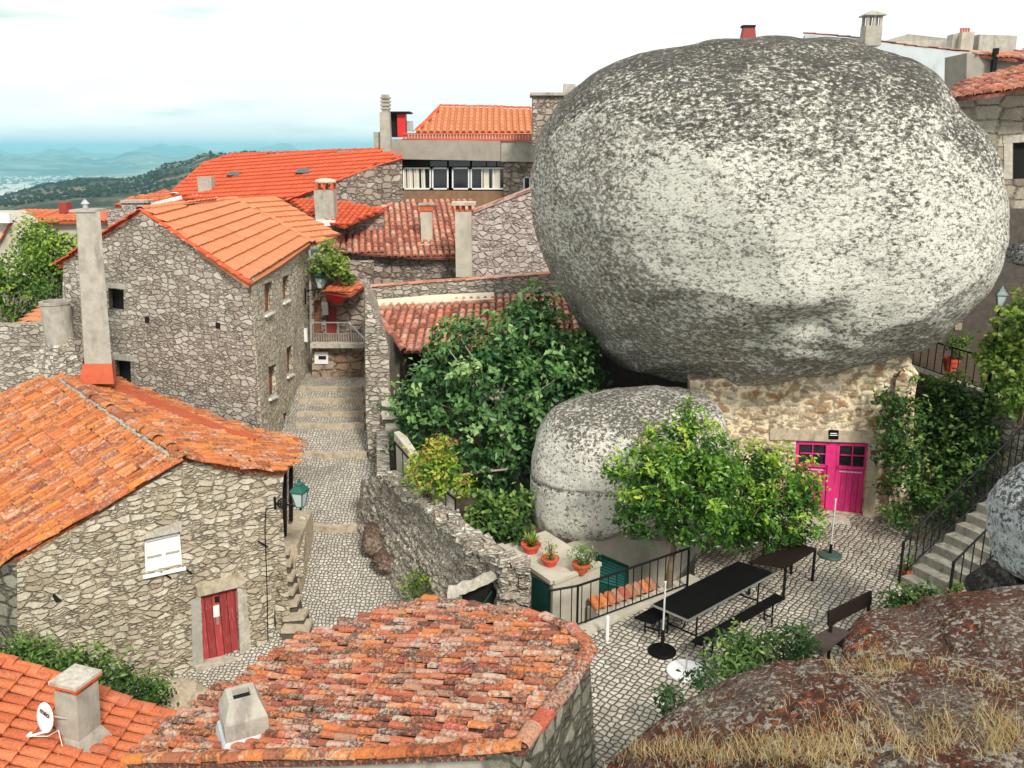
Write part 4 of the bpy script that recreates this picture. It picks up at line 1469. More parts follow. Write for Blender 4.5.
# glazing
xs = [(403, 431), (432, 448.5), (452, 469.5), (470.5, 505)]
for (x0, x1), cols in zip(xs, (4, 1, 1, 3)):
    fr = frame_in(plD2, [(x0, 167.5), (x1, 167.5), (x1, 189.5), (x0, 189.5)], hD, M['white_paint'], -.02, .08, .08, cols, 1, 'window')
    pane_in(plD2, [(x0, 168), (x1, 168), (x1, 189), (x0, 189)], fr, M['glass'], .06, .02)
mb = MB()
for k, (x0, x1) in enumerate([(403, 406), (407, 412.5), (413.5, 419), (421, 425), (483.5, 489), (492, 500)]):
    n = 7
    a, b = PY(x0, 168, 50.72), PY(x1, 168, 50.72)
    zb = PY(x0, 189, 50.72)[2]
    v = []
    for i in range(n):
        p = a + (b - a) * i / (n - 1)
        v += [p + (0, .03 * (i % 2) - .015, 0), (p[0], p[1] + .03 * (i % 2) - .015, zb)]
    v2 = [np.asarray(p) + (0, .012, 0) for p in v]
    fs = [(2 * i, 2 * i + 2, 2 * i + 3, 2 * i + 1) for i in range(n - 1)]
    mb.add(v, fs)
for (x0, x1) in [(403.5, 406), (407, 412.5), (413.5, 419), (421, 425), (483.5, 489), (492, 500)]:
    n = 9
    a, b = PY(x0, 168, 50.705), PY(x1, 168, 50.705)
    zb = PY(x0, 189, 50.705)[2]
    v = []
    for i in range(n):
        p = a + (b - a) * i / (n - 1)
        w_ = .02 * (i % 2)
        v += [p + (0, w_, 0), np.array([p[0], p[1] + w_, zb])]
    MB().add(v, [(2 * i, 2 * i + 2, 2 * i + 3, 2 * i + 1) for i in range(n - 1)]).done('curtain', M['curtain'], hD)
mb = MB()
for x0, x1 in [(403, 410.5), (411.5, 420), (421, 428), (430, 447), (449, 470), (472, 486), (487, 496), (497, 504)]:
    q = on(plD2, [(x0, 161), (x1, 161), (x1, 166.5), (x0, 166.5)], .02)
    mb.prism(q, (0, .05, 0))
mb.done('transom_window', M['glass'], hD)
# tiled hip roof above
plDr = plane(PY(410, 132, 51.0), PY(540, 133, 51.0), PY(480, 107, 55.5))
rD = tile_roof(plDr, [(415, 133), (428, 121), (441, 106.5), (490, 107.5), (545, 109.5), (545, 134)], M['tile_salmon'], hD, .36, .6, .11, jit=.006, step=.02, cover=.36)
cap_row(on(plDr, [(415, 132), (428, 120), (441, 106), (490, 107), (545, 109)], .02), M['tile_red'], rD, 'ridge_tiles', .15, .1, .5, 0, .008)
# pierced terracotta balustrade
mb = MB()
for k in range(44):
    x = 404 + k * 3.0
    a = PY(x, 137.5, 50.05)
    mb.box(a + (0, .1, 0), (.085, .12, .30))
a, b = PY(402, 133.6, 50.1), PY(536, 134.6, 50.1)
mb.bar(a, b, .2, .07)
a, b = PY(402, 139.2, 50.1), PY(536, 140.4, 50.1)
mb.bar(a, b, .2, .06)
mb.done('balustrade', M['terracotta_red'], hD)
MB().prism([PY(408, 134, 50.5), PY(536, 135, 50.5), PY(536, 143, 50.5), PY(408, 142, 50.5)], (0, .2, 0)).done('parapet_back', M['concrete_pale'], hD)
rb_ = thing('rooftop_shelter', 'small red panelled rooftop shelter with dark flat lid beside the stepped chimney', 'shelter', PY(398, 137, 51))
chimney_box(51, 397.5, 405, 114, 137, .9, M['red_panel'], rb_, 'red_panel')
chimney_box(51.2, 391, 397.3, 114, 137, 1.2, M['dark'], rb_, 'dark_side')
MB().box(PY(399, 112.5, 51) + (0, .5, 0), (1.25, 1.5, .1)).done('lid', M['iron'], rb_)
MB().box(PY(409.5, 126, 51.2) + (0, .3, 0), (.32, .3, .55)).done('white_unit', M['steel'], rb_)
st_ = thing('stepped_chimney', 'tall grey stepped chimney with slatted vent on the skyline beside the red panel', 'chimney', PY(384, 158, 47.5))
chimney_box(47.5, 380, 390, 112, 160, .7, M['concrete'], st_, 'shaft', taper=.9)
chimney_box(47.9, 374, 380, 132, 160, .6, M['concrete'], st_, 'flue')
mb = MB()
for k in range(4):
    mb.box(PY(384.6, 97.5 + k * 3.6, 47.5) + (0, .35, 0), (.50, .55, .09))
mb.box(PY(384.6, 103, 47.5) + (0, .35, 0), (.36, .42, .85))
mb.done('vent', M['concrete'], st_)
tag(chimney_box(46.5, 533.5, 573, 95, 145, 2.0, M['rubble_far'], None, 'stone_turret'), 'square rough stone block at the upper left edge of the great boulder', 'turret')
tag(chimney_box(46.8, 564, 575, 84, 98, .5, M['concrete'], None, 'flue_stub'), 'small grey concrete flue stub on the square stone block', 'flue')
tag(MB().box(PY(553, 94, 46.4) + (0, 1, 0), (2.25, 2.2, .14)).done('coping_slab', M['concrete']), 'thin flat coping slab lying on the square stone block', 'slab')

# ================================================================== LEAN-TO beside the lane and the wall behind it
wG = thing('coped_wall', 'long rubble wall with a pink tile coping running behind the fig tree', 'wall', PY(450, 305, 31.5))
plG = vplane((0, 31.5), (1, .04))
wall('masonry', plG, [(365, 287), (450, 281), (560, 273), (560, 330), (365, 330)], M['rubble_grey'], wG, .45)
cap_row(on(plG, [(364, 286.5), (450, 280.5), (562, 272)], -.2), M['tile_mixed'], wG, 'coping', .26, .05, .5, .0, .006)
hG = thing('lean_to', 'open lean-to with a reddish barrel tile roof beside the lane, fig tree growing against it', 'lean-to', PY(440, 350, 28))
plg = plane(PY(404, 349, 26.6), PY(560, 345, 26.6), PY(369, 305, 30.2))
rG = tile_roof(plg, [(367, 303), (460, 298.5), (560, 294), (590, 310), (590, 344), (404, 349.5), (385, 325)], M['tile_mixed'], hG, .25, .40, .075, jit=.014, step=.035, cover=.40, eave=(PY(404, 349, 26.6), PY(560, 345, 26.6)))
cap_row(on(plg, [(367, 304), (385, 326), (404, 350)], .0), M['tile_mixed'], rG, 'verge_tiles', .14, .09, .42, .02, .012)
MB().prism(on(plg, [(368, 306), (460, 301), (494, 299), (494, 292), (440, 294.5), (370, 300)], .09), -plg[1] * .12).done('mortar_band', M['cream'], rG)
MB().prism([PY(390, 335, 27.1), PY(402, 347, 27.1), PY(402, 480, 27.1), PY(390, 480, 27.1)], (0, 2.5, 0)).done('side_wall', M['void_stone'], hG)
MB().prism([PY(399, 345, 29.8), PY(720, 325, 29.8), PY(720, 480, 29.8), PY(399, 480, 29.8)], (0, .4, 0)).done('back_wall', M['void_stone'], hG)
MB().bar(PY(404, 351, 26.75), PY(560, 347, 26.75), .14, .16).done('eave_beam', M['brown_wood'], hG)
MB().bar(PY(404.5, 352, 26.8), PY(404.5, 470, 26.8), .13).done('post', M['black_wood'], hG)
pl_p = vplane((0, 25.7), (1, 0))
pier = tag(wall('stone_pier_wall', pl_p, [(365, 298), (369, 303), (379, 322), (388, 345), (391, 400), (392, 440), (397, 472), (380, 486), (371, 482), (366, 420)], M['rubble_grey'], None, ext=np.array([-.17, 1, 0]) * 5.2),
           'tall thick rubble wall along the right of the lane, carrying the lean-to', 'wall')
qs = MB()
for k in range(8):
    y0 = 396 + k * 13
    c = PY(390 + k * .9, y0 + 6, 25.6)
    qs.box(c + rng.normal(0, .02, 3), (.42, .35, .22), (1, .1 * rng.normal(), .05), jit=.03)
tag(qs.done('quoin_stones', M['dressed']), 'column of rough stones jutting from the end of the lane wall by the fig tree', 'stones')

# ================================================================== HOUSE AT THE TOP OF THE LANE
hT = thing('lane_end_house', 'small stone house closing the top of the lane, with balcony and red door', 'house', PY(338, 375, 32.20))
plT = vplane((0, 32.2), (1, 0))
plT2 = vplane((0, 33.6), (1, 0))
wall('lower_wall', plT, [(312, 341), (366, 341), (366, 385), (312, 385)], m_stone('brown_blocks', (.55, .34), cols=((.30, .17, .10), (.40, .30, .21), (.34, .22, .14), (.44, .36, .27)), joint=(.12, .09, .07), rnd=.6), hT, 1.2)
wall('upper_wall', plT2, [(305, 262), (372, 262), (372, 350), (305, 350)], M['rubble_far'], hT, .5, holes=[[(314, 291), (321, 291), (321, 338), (314, 338)], [(326, 306), (336.5, 306), (336.5, 340), (326, 340)]], reveal=.2)
pane_in(plT2, [(314, 291), (321, 291), (321, 338), (314, 338)], hT, M['brown_wood'], .12, .05, 'door')
pane_in(plT2, [(326, 306), (336.5, 306), (336.5, 340), (326, 340)], hT, M['red_wood'], .12, .05, 'door')['label'] = 'dark red door on the balcony'
MB().box(PY(340.5, 341.5, 32.60), (1.95, 1.6, .16)).done('balcony_slab', M['dressed'], hT)
MB().box(PY(325.5, 308, 33.40), (.22, .2, .5)).done('electric_box', M['steel'], hT)
MB().prism(on(plT, [(314.5, 352), (328, 352), (328, 364), (314.5, 364)], .05), -plT[1] * .05).done('meter_box', M['white_paint'], hT)
MB().prism(on(plT, [(318.5, 356), (326, 356), (326, 359.5), (318.5, 359.5)], .062), -plT[1] * .01).done('meter_slot', M['dark'], hT)
mb = MB()
a, b = PY(313, 322.5, 32.15), PY(363, 322.5, 32.15)
mb.bar(a, b, .045)
mb.bar(a - UP * .42, b - UP * .42, .03)
mb.bar(a - UP * .78, b - UP * .78, .03)
for k in range(21):
    p = a + (b - a) * k / 20
    mb.bar(p - UP * .78, p - (UP * .42 if k % 5 else UP * 0), .03)
mb.done('balcony_railing', M['steel'], hT)
pla = plane(PY(325, 291, 32.40), PY(364, 287.5, 32.80), PY(345, 281, 33.80))
MB().prism([PY(325, 292, 32.30), PY(350, 297, 32.00), PY(365, 286, 33.00), PY(340, 279, 33.60)], (0, .0, -.05)).done('awning_board', M['red_wood'], hT)
tile_roof(pla, [(325, 290), (350, 294), (365, 285), (342, 278)], M['tile_new'], hT, .22, .4, .05, name='awning_roof')
MB().prism([PY(325, 291, 32.20), PY(349, 294.5, 31.95), PY(338, 305, 33.10), PY(326, 299, 33.40)], (0, .06, -.04)).done('awning_soffit', M['red_panel'], hT)
MB().bar(PY(348, 322, 32.15), PY(366, 341, 31.80), .05).done('stair_rail', M['steel'], hT)

# ================================================================== LEFT BACKGROUND
plW = vplane((-16, 28.8), (1, .02))
tag(wall('field_wall', plW, [(-40, 326), (20, 325), (50, 322), (76, 330), (85, 420), (-40, 470)], M['rubble_grey'], None, .5), 'grey dry stone wall at the left edge below the trees', 'wall')
tk = thing('water_tank', 'round pale concrete tank with open top against the tall house', 'tank', PY(58, 338, 30))
c = PY(60, 340, 27.9)
rt = .44
MB().lathe(c - UP * .8, [(rt * .98, .7), (rt, .9), (rt, 1.98), (rt + .03, 1.99), (rt + .03, 2.07), (rt - .08, 2.07), (rt - .08, 1.5)], 24, cap=False).done('shell', M['concrete'], tk, smooth=False)
MB().lathe(c - UP * .8, [(rt - .09, 1.58), (rt - .09, 1.62)], 24).done('water', M['dark'], tk)
MB().lathe(c - UP * .8, [(rt * 1.7, -1.0), (rt * 1.55, -.2), (rt * 1.2, .45), (rt * .99, .72)], 20).done('base', M['rubble_grey'], tk)
MB().box(c + (0.05, .1, -.8), (1.9, 1.1, 1.6), taper=.55, jit=.08).done('plinth', M['rubble_grey'], tk)
hL = thing('shed', 'small shed with a plain orange tiled roof behind the grey wall at far left', 'shed', PY(32, 325, 32))
tile_roof(plane(PY(18, 322, 31.5), PY(48, 320, 31.5), PY(45, 302, 34)), [(18, 323), (34, 311), (46, 304), (52, 304), (52, 322)], M['tile_salmon'], hL, .28, .45, .03, jit=.005)
MB().prism([PY(20, 324, 31.7), PY(52, 323, 31.7), PY(52, 345, 31.7), PY(20, 345, 31.7)], (0, 1.5, 0)).done('wall', M['rubble_grey'], hL)
hL2 = thing('village_house', 'distant house with long orange roof behind the trees at the left edge', 'house', PY(40, 235, 56))
tile_roof(plane(PY(0, 223, 55), PY(110, 221, 55), PY(50, 209, 59)), [(10, 223), (14, 216), (20, 210.5), (118, 211), (118, 221)], M['tile_new'], hL2, .4, .6, .1, jit=.01)
MB().prism([PY(12, 222.5, 55.4), PY(118, 220.5, 55.4), PY(118, 275, 55.4), PY(12, 275, 55.4)], (0, 3, 0)).done('wall', M['concrete_pale'], hL2)
hL3 = thing('village_house', 'pale gabled house with orange verge cut off by the left edge of the view', 'house', PY(5, 250, 48))
pl3 = vplane((0, 48), (1, 0))
wall('gable_wall', pl3, [(-40, 214), (-5, 214), (6, 222), (14, 232), (24, 236), (30, 275), (-40, 275)], M['concrete_pale'], hL3, 3)
cap_row(on(pl3, [(13, 221), (6, 232), (0, 243)], .1), M['tile_new'], hL3, 'verge_tiles', .2, .1, .5, 0, .01)
MB().box(PY(2, 218, 47.6), (.9, .3, .5)).done('window', M['white_paint'], hL3)
tag(chimney_box(57, 59, 66, 202.5, 213, .8, M['red_wood'], None, 'brick_chimney'), 'small red brick chimney on the distant orange roof at left', 'chimney')
hL4 = thing('village_house', 'half hidden stone house with pale eave between the concrete chimney and the barn', 'house', PY(140, 215, 44))
chimney_box(44, 110, 135, 211, 250, 1.5, M['rubble_pink'], hL4, 'wall')
tile_roof(plane(PY(118, 206, 44), PY(200, 206, 44), PY(160, 192, 47.5)), [(115, 205), (128, 199), (165, 190), (200, 200), (215, 207), (150, 207)], M['tile_new'], hL4, .3, .5, .06)
MB().bar(PY(146, 206.5, 43.8), PY(181, 197.5, 43.8), .3, .18).done('fascia', M['render_white'], hL4)
cL4 = thing('brick_chimney', 'squat stone chimney with slab cap left of the pale orange ridge', 'chimney', PY(133, 218, 42.5))
chimney_box(42.5, 123.5, 144, 203, 222, .8, M['rubble_pink'], cL4, 'shaft')
chimney_box(42.4, 121.5, 146, 200.5, 203, 1.0, M['concrete'], cL4, 'cap')

# ================================================================== UPPER RIGHT BACKGROUND
hW = thing('whitewashed_house', 'long whitewashed house with thin red roof edge behind the boulder top at right', 'house', PY(900, 90, 44))
plWh = vplane((26, 44), (1, -.25))
wall('long_wall', plWh, [(805, 34), (860, 39), (905, 46), (968, 52.5), (966, 100), (805, 110)], m_plain('blue_grey_whitewash', (.60, .645, .66), .9, .08, 2, .002, dirt=(.34, .36, .36), dirt_amt=.6), hW, 6)
cap_row(on(plWh, [(803, 33), (860, 38), (905, 45), (969, 51.5)], -.15), M['tile_mixed'], hW, 'roof_edge', .22, .05, .5, .0, .01)
hW2 = thing('grey_rear_house', 'low grey brown house with tiled eave at the right edge behind the tiled roof', 'house', PY(1000, 80, 40))
wall('wall', vplane((22, 40), (1, 0)), [(967, 53), (996, 57), (1040, 60), (1040, 100), (966, 100)], M['render_grey'], hW2, 2)
tile_roof(plane(PY(967, 54, 39.8), PY(1040, 61, 39.5), PY(1030, 47, 43)), [(972, 53), (996, 57), (1040, 61), (1040, 48), (1010, 54)], M['tile_mixed'], hW2, .3, .5, .09)
tag(chimney_box(39.6, 994, 997.5, 48, 72, .2, M['iron'], None, 'flue_pipe'), 'thin dark flue pipe in front of the grey rear wall at right', 'pipe')
tag(MB().prism([PY(893, 42, 47), PY(908, 34, 47), PY(952, 39, 47.5), PY(952, 52, 47.5), PY(893, 50, 47)], (0, 3, 0)).done('penthouse', M['concrete']), 'low grey slanted rooftop block above the whitewashed wall', 'block')
tag(chimney_box(46, 973, 1010, 35, 56, 2.5, M['concrete'], None, 'rooftop_tank', yaw=.25), 'square grey rooftop water tank at the upper right', 'tank')
cw = thing('twin_chimney', 'pale chimney with a row of small clay pots beside the rooftop tank', 'chimney', PY(967, 52, 45.5))
chimney_box(45.5, 962, 972.5, 32, 54, .6, M['concrete_pale'], cw, 'shaft')
chimney_box(45.8, 953, 961.5, 34, 50, .6, M['concrete'], cw, 'flue')
mb = MB()
for k in range(4):
    mb.lathe(PY(963.3 + k * 2.6, 32, 45.5) + (0, .25, 0), [(.05, 0), (.05, .15), (.07, .2)], 8)
mb.done('clay_pots', M['terracotta'], cw)
ch8 = thing('hooded_chimney', 'chimney with a pyramidal hood on short posts on the skyline above the boulder', 'chimney', PY(873, 40, 44.8))
c = PY(873, 41, 44.8)
MB().box(c + (0, .35, .25), (.78, .7, .9)).done('shaft', M['concrete'], ch8)
mb = MB()
for dx in (-.31, 0, .31):
    for dy in (.08, .62):
        mb.box(c + (dx, dy, .92), (.12, .12, .46))
mb.done('posts', M['concrete'], ch8)
MB().box(c + (0, .35, 1.17), (1.0, .9, .06)).done('slab', M['concrete'], ch8)
MB().box(c + (0, .35, 1.29), (.95, .85, .2), taper=.25).done('hood', M['concrete'], ch8)
ch9 = thing('red_roof_vent', 'small dark red flared vent peeping over the top of the boulder', 'vent', PY(748, 40, 40))
MB().box(PY(748, 36, 40), (.66, .5, .75), taper=.7).done('body', M['red_wood'], ch9)
MB().box(PY(748, 26.6, 40), (.55, .45, .08)).done('cap', M['iron'], ch9)

hS = thing('block_house', 'stone block house with dark window and tile roof at the right edge behind boulder', 'house', PY(1010, 230, 26.5))
plS = vplane((15.2, 27.0), (1, -.12))
wall('front_wall', plS, [(955, 97), (985, 93.5), (1030, 85), (1080, 78), (1080, 330), (955, 330)], M['ashlar'], hS, .5, holes=[[(1013, 143), (1060, 141), (1060, 178), (1013, 179)]], reveal=.25)
window(plS, [(1013, 143), (1060, 141), (1060, 178), (1013, 179)], hS, M['iron'], M['dark'], .15, 2, 1, .06)
MB().prism(on(plS, [(1003, 136), (1060, 132), (1060, 140.3), (1003, 143)], .02), -plS[1] * .02).done('lintel', M['dressed'], hS)
MB().prism(on(plS, [(1004, 143.5), (1012.5, 143), (1012.5, 179), (1004, 179)], .02), -plS[1] * .02).done('window_jamb', M['dressed'], hS)
plSr = plane(PY(953, 96, 26.6), PY(1080, 78, 25.8), PY(1030, 65, 30))
tile_roof(plSr, [(952, 97), (958, 84), (990, 75), (1030, 64), (1080, 50), (1080, 79), (1030, 86), (985, 94)], M['tile_mixed'], hS, .25, .42, .085, jit=.02, step=.03, eave=(PY(953, 96, 26.6), PY(1080, 78, 25.8)))

# ================================================================== HOUSE UNDER THE BOULDER with the pink door
plP = vplane((7.9, 21.5), (-.996, .09))
hP = thing('boulder_house', 'warm stone house front with bright pink double door wedged under the great boulder', 'house', (8, 21.5, 0))
wall('front_wall', plP, [(690, 380), (740, 378), (800, 372), (860, 350), (893, 340), (912, 360), (909, 400), (905, 526), (690, 526)], M['rubble_warm'], hP, .6,
     holes=[[(796, 441), (868.5, 443.5), (862.5, 515), (794, 507)]], reveal=.14)
dq = [(796, 441), (868.5, 443.5), (862.5, 515), (794, 507)]
Q = dq


def dsub(u0, v0, u1, v1):
    g = lambda u, v: tuple(lerp2([np.array(p, float) for p in Q], u, v))
    return [g(u0, v0), g(u1, v0), g(u1, v1), g(u0, v1)]


for k, (u0, u1) in enumerate(((.0, .455), (.565, 1.0))):
    dd = pane_in(plP, dsub(u0, .36, u1, 1.0), hP, M['pink_planks'], .10, .05, 'door')
    fr = frame_in(plP, dsub(u0, .0, u1, .37), dd, M['pink'], .08, .075, .06, 1, 1, 'light_frame')
    q = on(plP, dsub(u0 + .06, .03, u1 - .05, .32), -.08)
    mb = MB()
    mb.bar(lerp2(q, .5, 0), lerp2(q, .5, 1), .026, .04, up=plP[1])
    mb.bar(lerp2(q, 0, .5), lerp2(q, 1, .5), .026, .04, up=plP[1])
    mb.done('muntin', M['pink'], dd)
    pane_in(plP, dsub(u0 + .03, .03, u1 - .03, .34), dd, M['glass'], .12, .01)
    q = on(plP, dsub(u0 + .05, .40, u1 - .06, .42), -.095)
    MB().prism(q, plP[1] * .03).done('drip_rail', m_plain('pale_pink', (.80, .30, .50), .5, .1, 5, 0), dd)
MB().prism(on(plP, dsub(.455, .0, .565, 1.0), -.06), -plP[1] * .06).done('centre_post', M['pink'], hP)
MB().prism(on(plP, [(770, 429), (880, 432), (882, 443), (869, 443), (796, 440.5), (770, 440)], .03), -plP[1] * .03).done('lintel', M['dressed_warm'], hP)
MB().prism(on(plP, [(869, 443.8), (880, 444), (874, 519), (863, 516)], .025), -plP[1] * .025).done('door_jamb', M['dressed_warm'], hP)
MB().box((7.55, 21.25, .03), (2.3, .5, .13), (-.996, .09, 0)).done('threshold', M['dressed'], hP)
sg = thing('door_sign', 'small black sign with faint pale lettering above the pink door', 'sign', on(plP, [(834, 435)], .06)[0])
MB().prism(on(plP, [(829, 430), (838.8, 430.4), (838.4, 439.4), (829, 439)], .055), -plP[1] * .02).done('board', M['black'], sg)
mb = MB()
for x0, x1, y0, y1 in ((830.5, 837, 433.0, 433.9), (829.9, 837.8, 434.9, 435.6)):
    mb.prism(on(plP, [(x0, y0), (x1, y0 + .1), (x1, y1 + .1), (x0, y1)], .06), -plP[1] * .004)
mb.done('lettering', M['white_paint'], sg)
ns = thing('wall_notice', 'small red and white notice plate on the wall right of the pink door', 'sign', on(plP, [(875, 450)], .05)[0])
MB().prism(on(plP, [(871, 443.5), (880, 443.8), (879.7, 450), (871, 449.7)], .05), -plP[1] * .015).done('upper_plate', M['concrete_pale'], ns)
MB().prism(on(plP, [(871, 450.8), (879.7, 451), (879.5, 455.3), (871, 455)], .05), -plP[1] * .015).done('lower_plate', M['red_wood'], ns)
# right hand buttress and ivy wall below the upper terrace
pI = [np.array([11.2, 25.0, 0]), np.array([12.3, 20.3, 0]), np.array([13.4, 15.0, 0])]
iw = thing('retaining_wall', 'grey retaining wall below the upper terrace at right, half hidden by ivy', 'wall', pI[0])
mb = MB()
for a, b in zip(pI[:-1], pI[1:]):
    mb.prism([a + UP * 3.2, b + UP * 3.2, b - UP * .1, a - UP * .1], np.array([.35, .2, 0]))
mb.done('masonry', M['rubble_grey'], iw)
mb = MB()
for a, b in zip(pI[:-1], pI[1:]):
    mb.bar(a + UP * 3.25 + (.1, .1, 0), b + UP * 3.25 + (.1, .1, 0), .42, .12)
mb.done('coping', M['dressed'], iw)
tag(MB().prism(on(vplane((9.4, 21.3), (-.8, .6)), [(896, 380), (903, 368), (909, 376), (905, 400), (903, 470), (897, 530), (888, 524), (892, 430)], 0), (.35, .25, 0)).done('buttress', M['rubble_warm']),
    'narrow warm stone corner strip between the pink door wall and the ivy', 'buttress')

# wall under the right of the boulder, its colour darkened for the cave's shade
tag(MB().prism([(9.4, 28.5, 3.1), (18, 26.0, 3.1), (18, 26.0, 7.6), (9.4, 28.5, 7.6)], (.2, .6, 0)).done('shade_wall', M['void_stone']), 'dark wall deep in the shade under the right side of the boulder', 'wall')

# ================================================================== FOREGROUND OLD ROOF
R1, R2 = PY(592, 646, 10.97), PY(520, 750, 8.77)
E3 = PY(130, 762, 10.6)
plR0 = plane(R1, R2, E3)
hF = thing('foreground_house', 'nearest stone house, its broad lichened red tile roof filling the lower middle', 'house', (-1.5, 11, -2.5))
fo_px = [(592, 649), (572, 631), (545, 619), (500, 611), (460, 605), (425, 601), (395, 607), (345, 622), (310, 632), (262, 664), (225, 686), (195, 705), (165, 722), (148, 742), (126, 762), (330, 757), (520, 749), (560, 695)]
rF = tile_roof(plR0, fo_px, M['tile_old'], hF, .15, .31, .05, jit=.035, step=.03, eave=None, name='roof', cover=.42)
hiR = on(plR0, [(520, 749), (558, 700), (590, 653)], .03)
cap_row(hiR, M['tile_old'], rF, 'ridge_tiles', .12, .08, .36, .02, .012)
cap_row(on(plR0, [(126, 761), (330, 756.5), (520, 748.5)], .03), M['tile_orange'], rF, 'verge_tiles', .10, .07, .36, .02, .012)
cap_row(on(plR0, [(592, 649), (572, 630), (545, 618), (500, 610), (460, 604), (425, 600)], .03), M['tile_old'], rF, 'verge_tiles', .10, .06, .36, .01, .015)
# walls
hb = [np.array(p) for p in hiR]
v = [hb[0] - UP * .12, hb[2] - UP * .12, hb[2] + (.22, .35, -2.75), hb[0] + (.3, -.1, -2.75)]
MB().prism([v[0], v[1], v[2], v[3]], (-.4, .15, 0)).done('side_wall', M['mossy_shade'], hF)
e = on(plR0, [(126, 764), (330, 759), (520, 751)], -.12)
MB().prism([e[0], e[1], e[2], e[2] - UP * 3.5, e[0] - UP * 3.5], (.05, .4, 0)).done('front_wall', M['concrete'], hF)
e = on(plR0, [(590, 651), (545, 621), (500, 613), (425, 603)], -.14)
for a, b in zip(e[:-1], e[1:]):
    MB().prism([a - (0, .12, 0), b - (0, .12, 0), b - (0, .12, 3.6), a - (0, .12, 3.6)], (-.1, -.4, 0)).done('rear_wall', M['rubble_grey'], hF)
e = on(plR0, [(425, 598), (310, 634), (165, 724), (130, 762)], -.14)
for a, b in zip(e[:-1], e[1:]):
    MB().prism([a + (.2, -.15, 0), b + (.2, -.15, 0), b + (.2, -.15, -2.8), a + (.2, -.15, -2.8)], (.35, -.25, 0)).done('lane_wall', M['rubble'], hF)
# stubby chimney
cf = thing('stub_chimney', 'squat tapered concrete chimney with square flue opening on the lichened red roof', 'chimney', on(plR0, [(244, 738)])[0])
cb = on(plR0, [(245, 735)])[0]
dd_ = np.linalg.norm(cb - CAM)
W = 46 * dd_ / F_PX
H_ = W * 1.02
yaw = .45
ca_, sa_ = math.cos(yaw), math.sin(yaw)


def sq(w, z):
    return [cb + np.array([ca_ * x * w / 2 - sa_ * y * w / 2, sa_ * x * w / 2 + ca_ * y * w / 2, z]) for x, y in ((-1, -1), (1, -1), (1, 1), (-1, 1))]


W *= .80
rings = [sq(W, -.15), sq(W, H_ * .55), sq(W * .66, H_ * .92), sq(W * .40, H_ * .92), sq(W * .38, H_ * .4)]
v = [p for r in rings for p in r]
f = [(r * 4 + i, r * 4 + (i + 1) % 4, (r + 1) * 4 + (i + 1) % 4, (r + 1) * 4 + i) for r in range(4) for i in range(4)] + [(16, 17, 18, 19)]
build('shaft', v, f, M['concrete'], cf)
build('flue', sq(W * .40, H_ * .80), [(0, 1, 2, 3)], M['dark'], cf)  # dark sheet standing for the shade inside the opening
rings = [sq(W * 1.28, -.12), sq(W * 1.12, .10), sq(W * 1.0, .15)]
v = [p for r in rings for p in r]
f = [(r * 4 + i, r * 4 + (i + 1) % 4, (r + 1) * 4 + (i + 1) % 4, (r + 1) * 4 + i) for r in range(2) for i in range(4)]
build('collar', v, f, m_plain('blue_grey_mortar', (.50, .52, .53), .9, .15, 6, .006), cf)

# ================================================================== NEW ORANGE ROOF bottom left
N0, N1 = PY(-30, 649, 13.6), PY(172, 717, 11.9)
plN = (np.array([-7.6, 12.2, .3]), nrm([.4, 0, 1]))
hN = thing('new_roofed_house', 'house with a clean new orange tile roof at the lower left corner', 'house', (-7, 11.5, -2.6))
rN = tile_roof(plN, [(-60, 636), (172, 718), (166, 742), (140, 768), (120, 800), (-80, 860)], M['tile_new'], hN, .235, .40, .055, cover=.45, jit=.008, step=.06)
cap_row(on(plN, [(-60, 639), (60, 679), (172, 717)], .02), M['tile_new'], rN, 'ridge_tiles', .14, .08, .42, .0, .012)
e = on(plN, [(-60, 640), (170, 719)], -.14)
MB().prism([e[0], e[1], e[1] - UP * 3.6, e[0] - UP * 3.6], (-.1, -.3, 0)).done('rear_wall', M['rubble'], hN)
cn = thing('square_chimney', 'square weathered concrete chimney with flat slab lid beside the satellite dish', 'chimney', on(plN, [(80, 735)])[0])
cb = on(plN, [(79, 737)])[0]
dd_ = np.linalg.norm(cb - CAM)
k_ = dd_ / F_PX
yaw = -.33
ca_, sa_ = math.cos(yaw), math.sin(yaw)
w0 = 30 * k_ * .80
hh = 49 * k_
rings = [sq(w0 * 1.5, -.12), sq(w0 * 1.08, .1), sq(w0, .13), sq(w0 * .97, hh)]
v = [p for r in rings for p in r]
f = [(r * 4 + i, r * 4 + (i + 1) % 4, (r + 1) * 4 + (i + 1) % 4, (r + 1) * 4 + i) for r in range(3) for i in range(4)] + [(12, 13, 14, 15)]
v = [p + (max(0, p[2] - cb[2]) * .085, 0, 0) for p in v]
build('shaft', v, f, M['concrete'], cn)
cb = cb + (hh * .085, 0, 0)
mb = MB()
for x, y in ((-1, -1), (1, -1), (1, 1), (-1, 1)):
    mb.box(cb + np.array([ca_ * x * w0 * .36 - sa_ * y * w0 * .36, sa_ * x * w0 * .36 + ca_ * y * w0 * .36, hh + .04]), (.10, .10, .1), (ca_, sa_, 0))
mb.done('lid_bricks', M['terracotta'], cn)
MB().box(cb + UP * (hh + .115), (w0 * 1.18, w0 * 1.18, .05), (ca_, sa_, 0)).done('lid_tile', M['terracotta'], cn)
MB().box(cb + UP * (hh + .16), (w0 * 1.19, w0 * 1.19, .05), (ca_, sa_, 0)).done('lid', M['dressed'], cn)

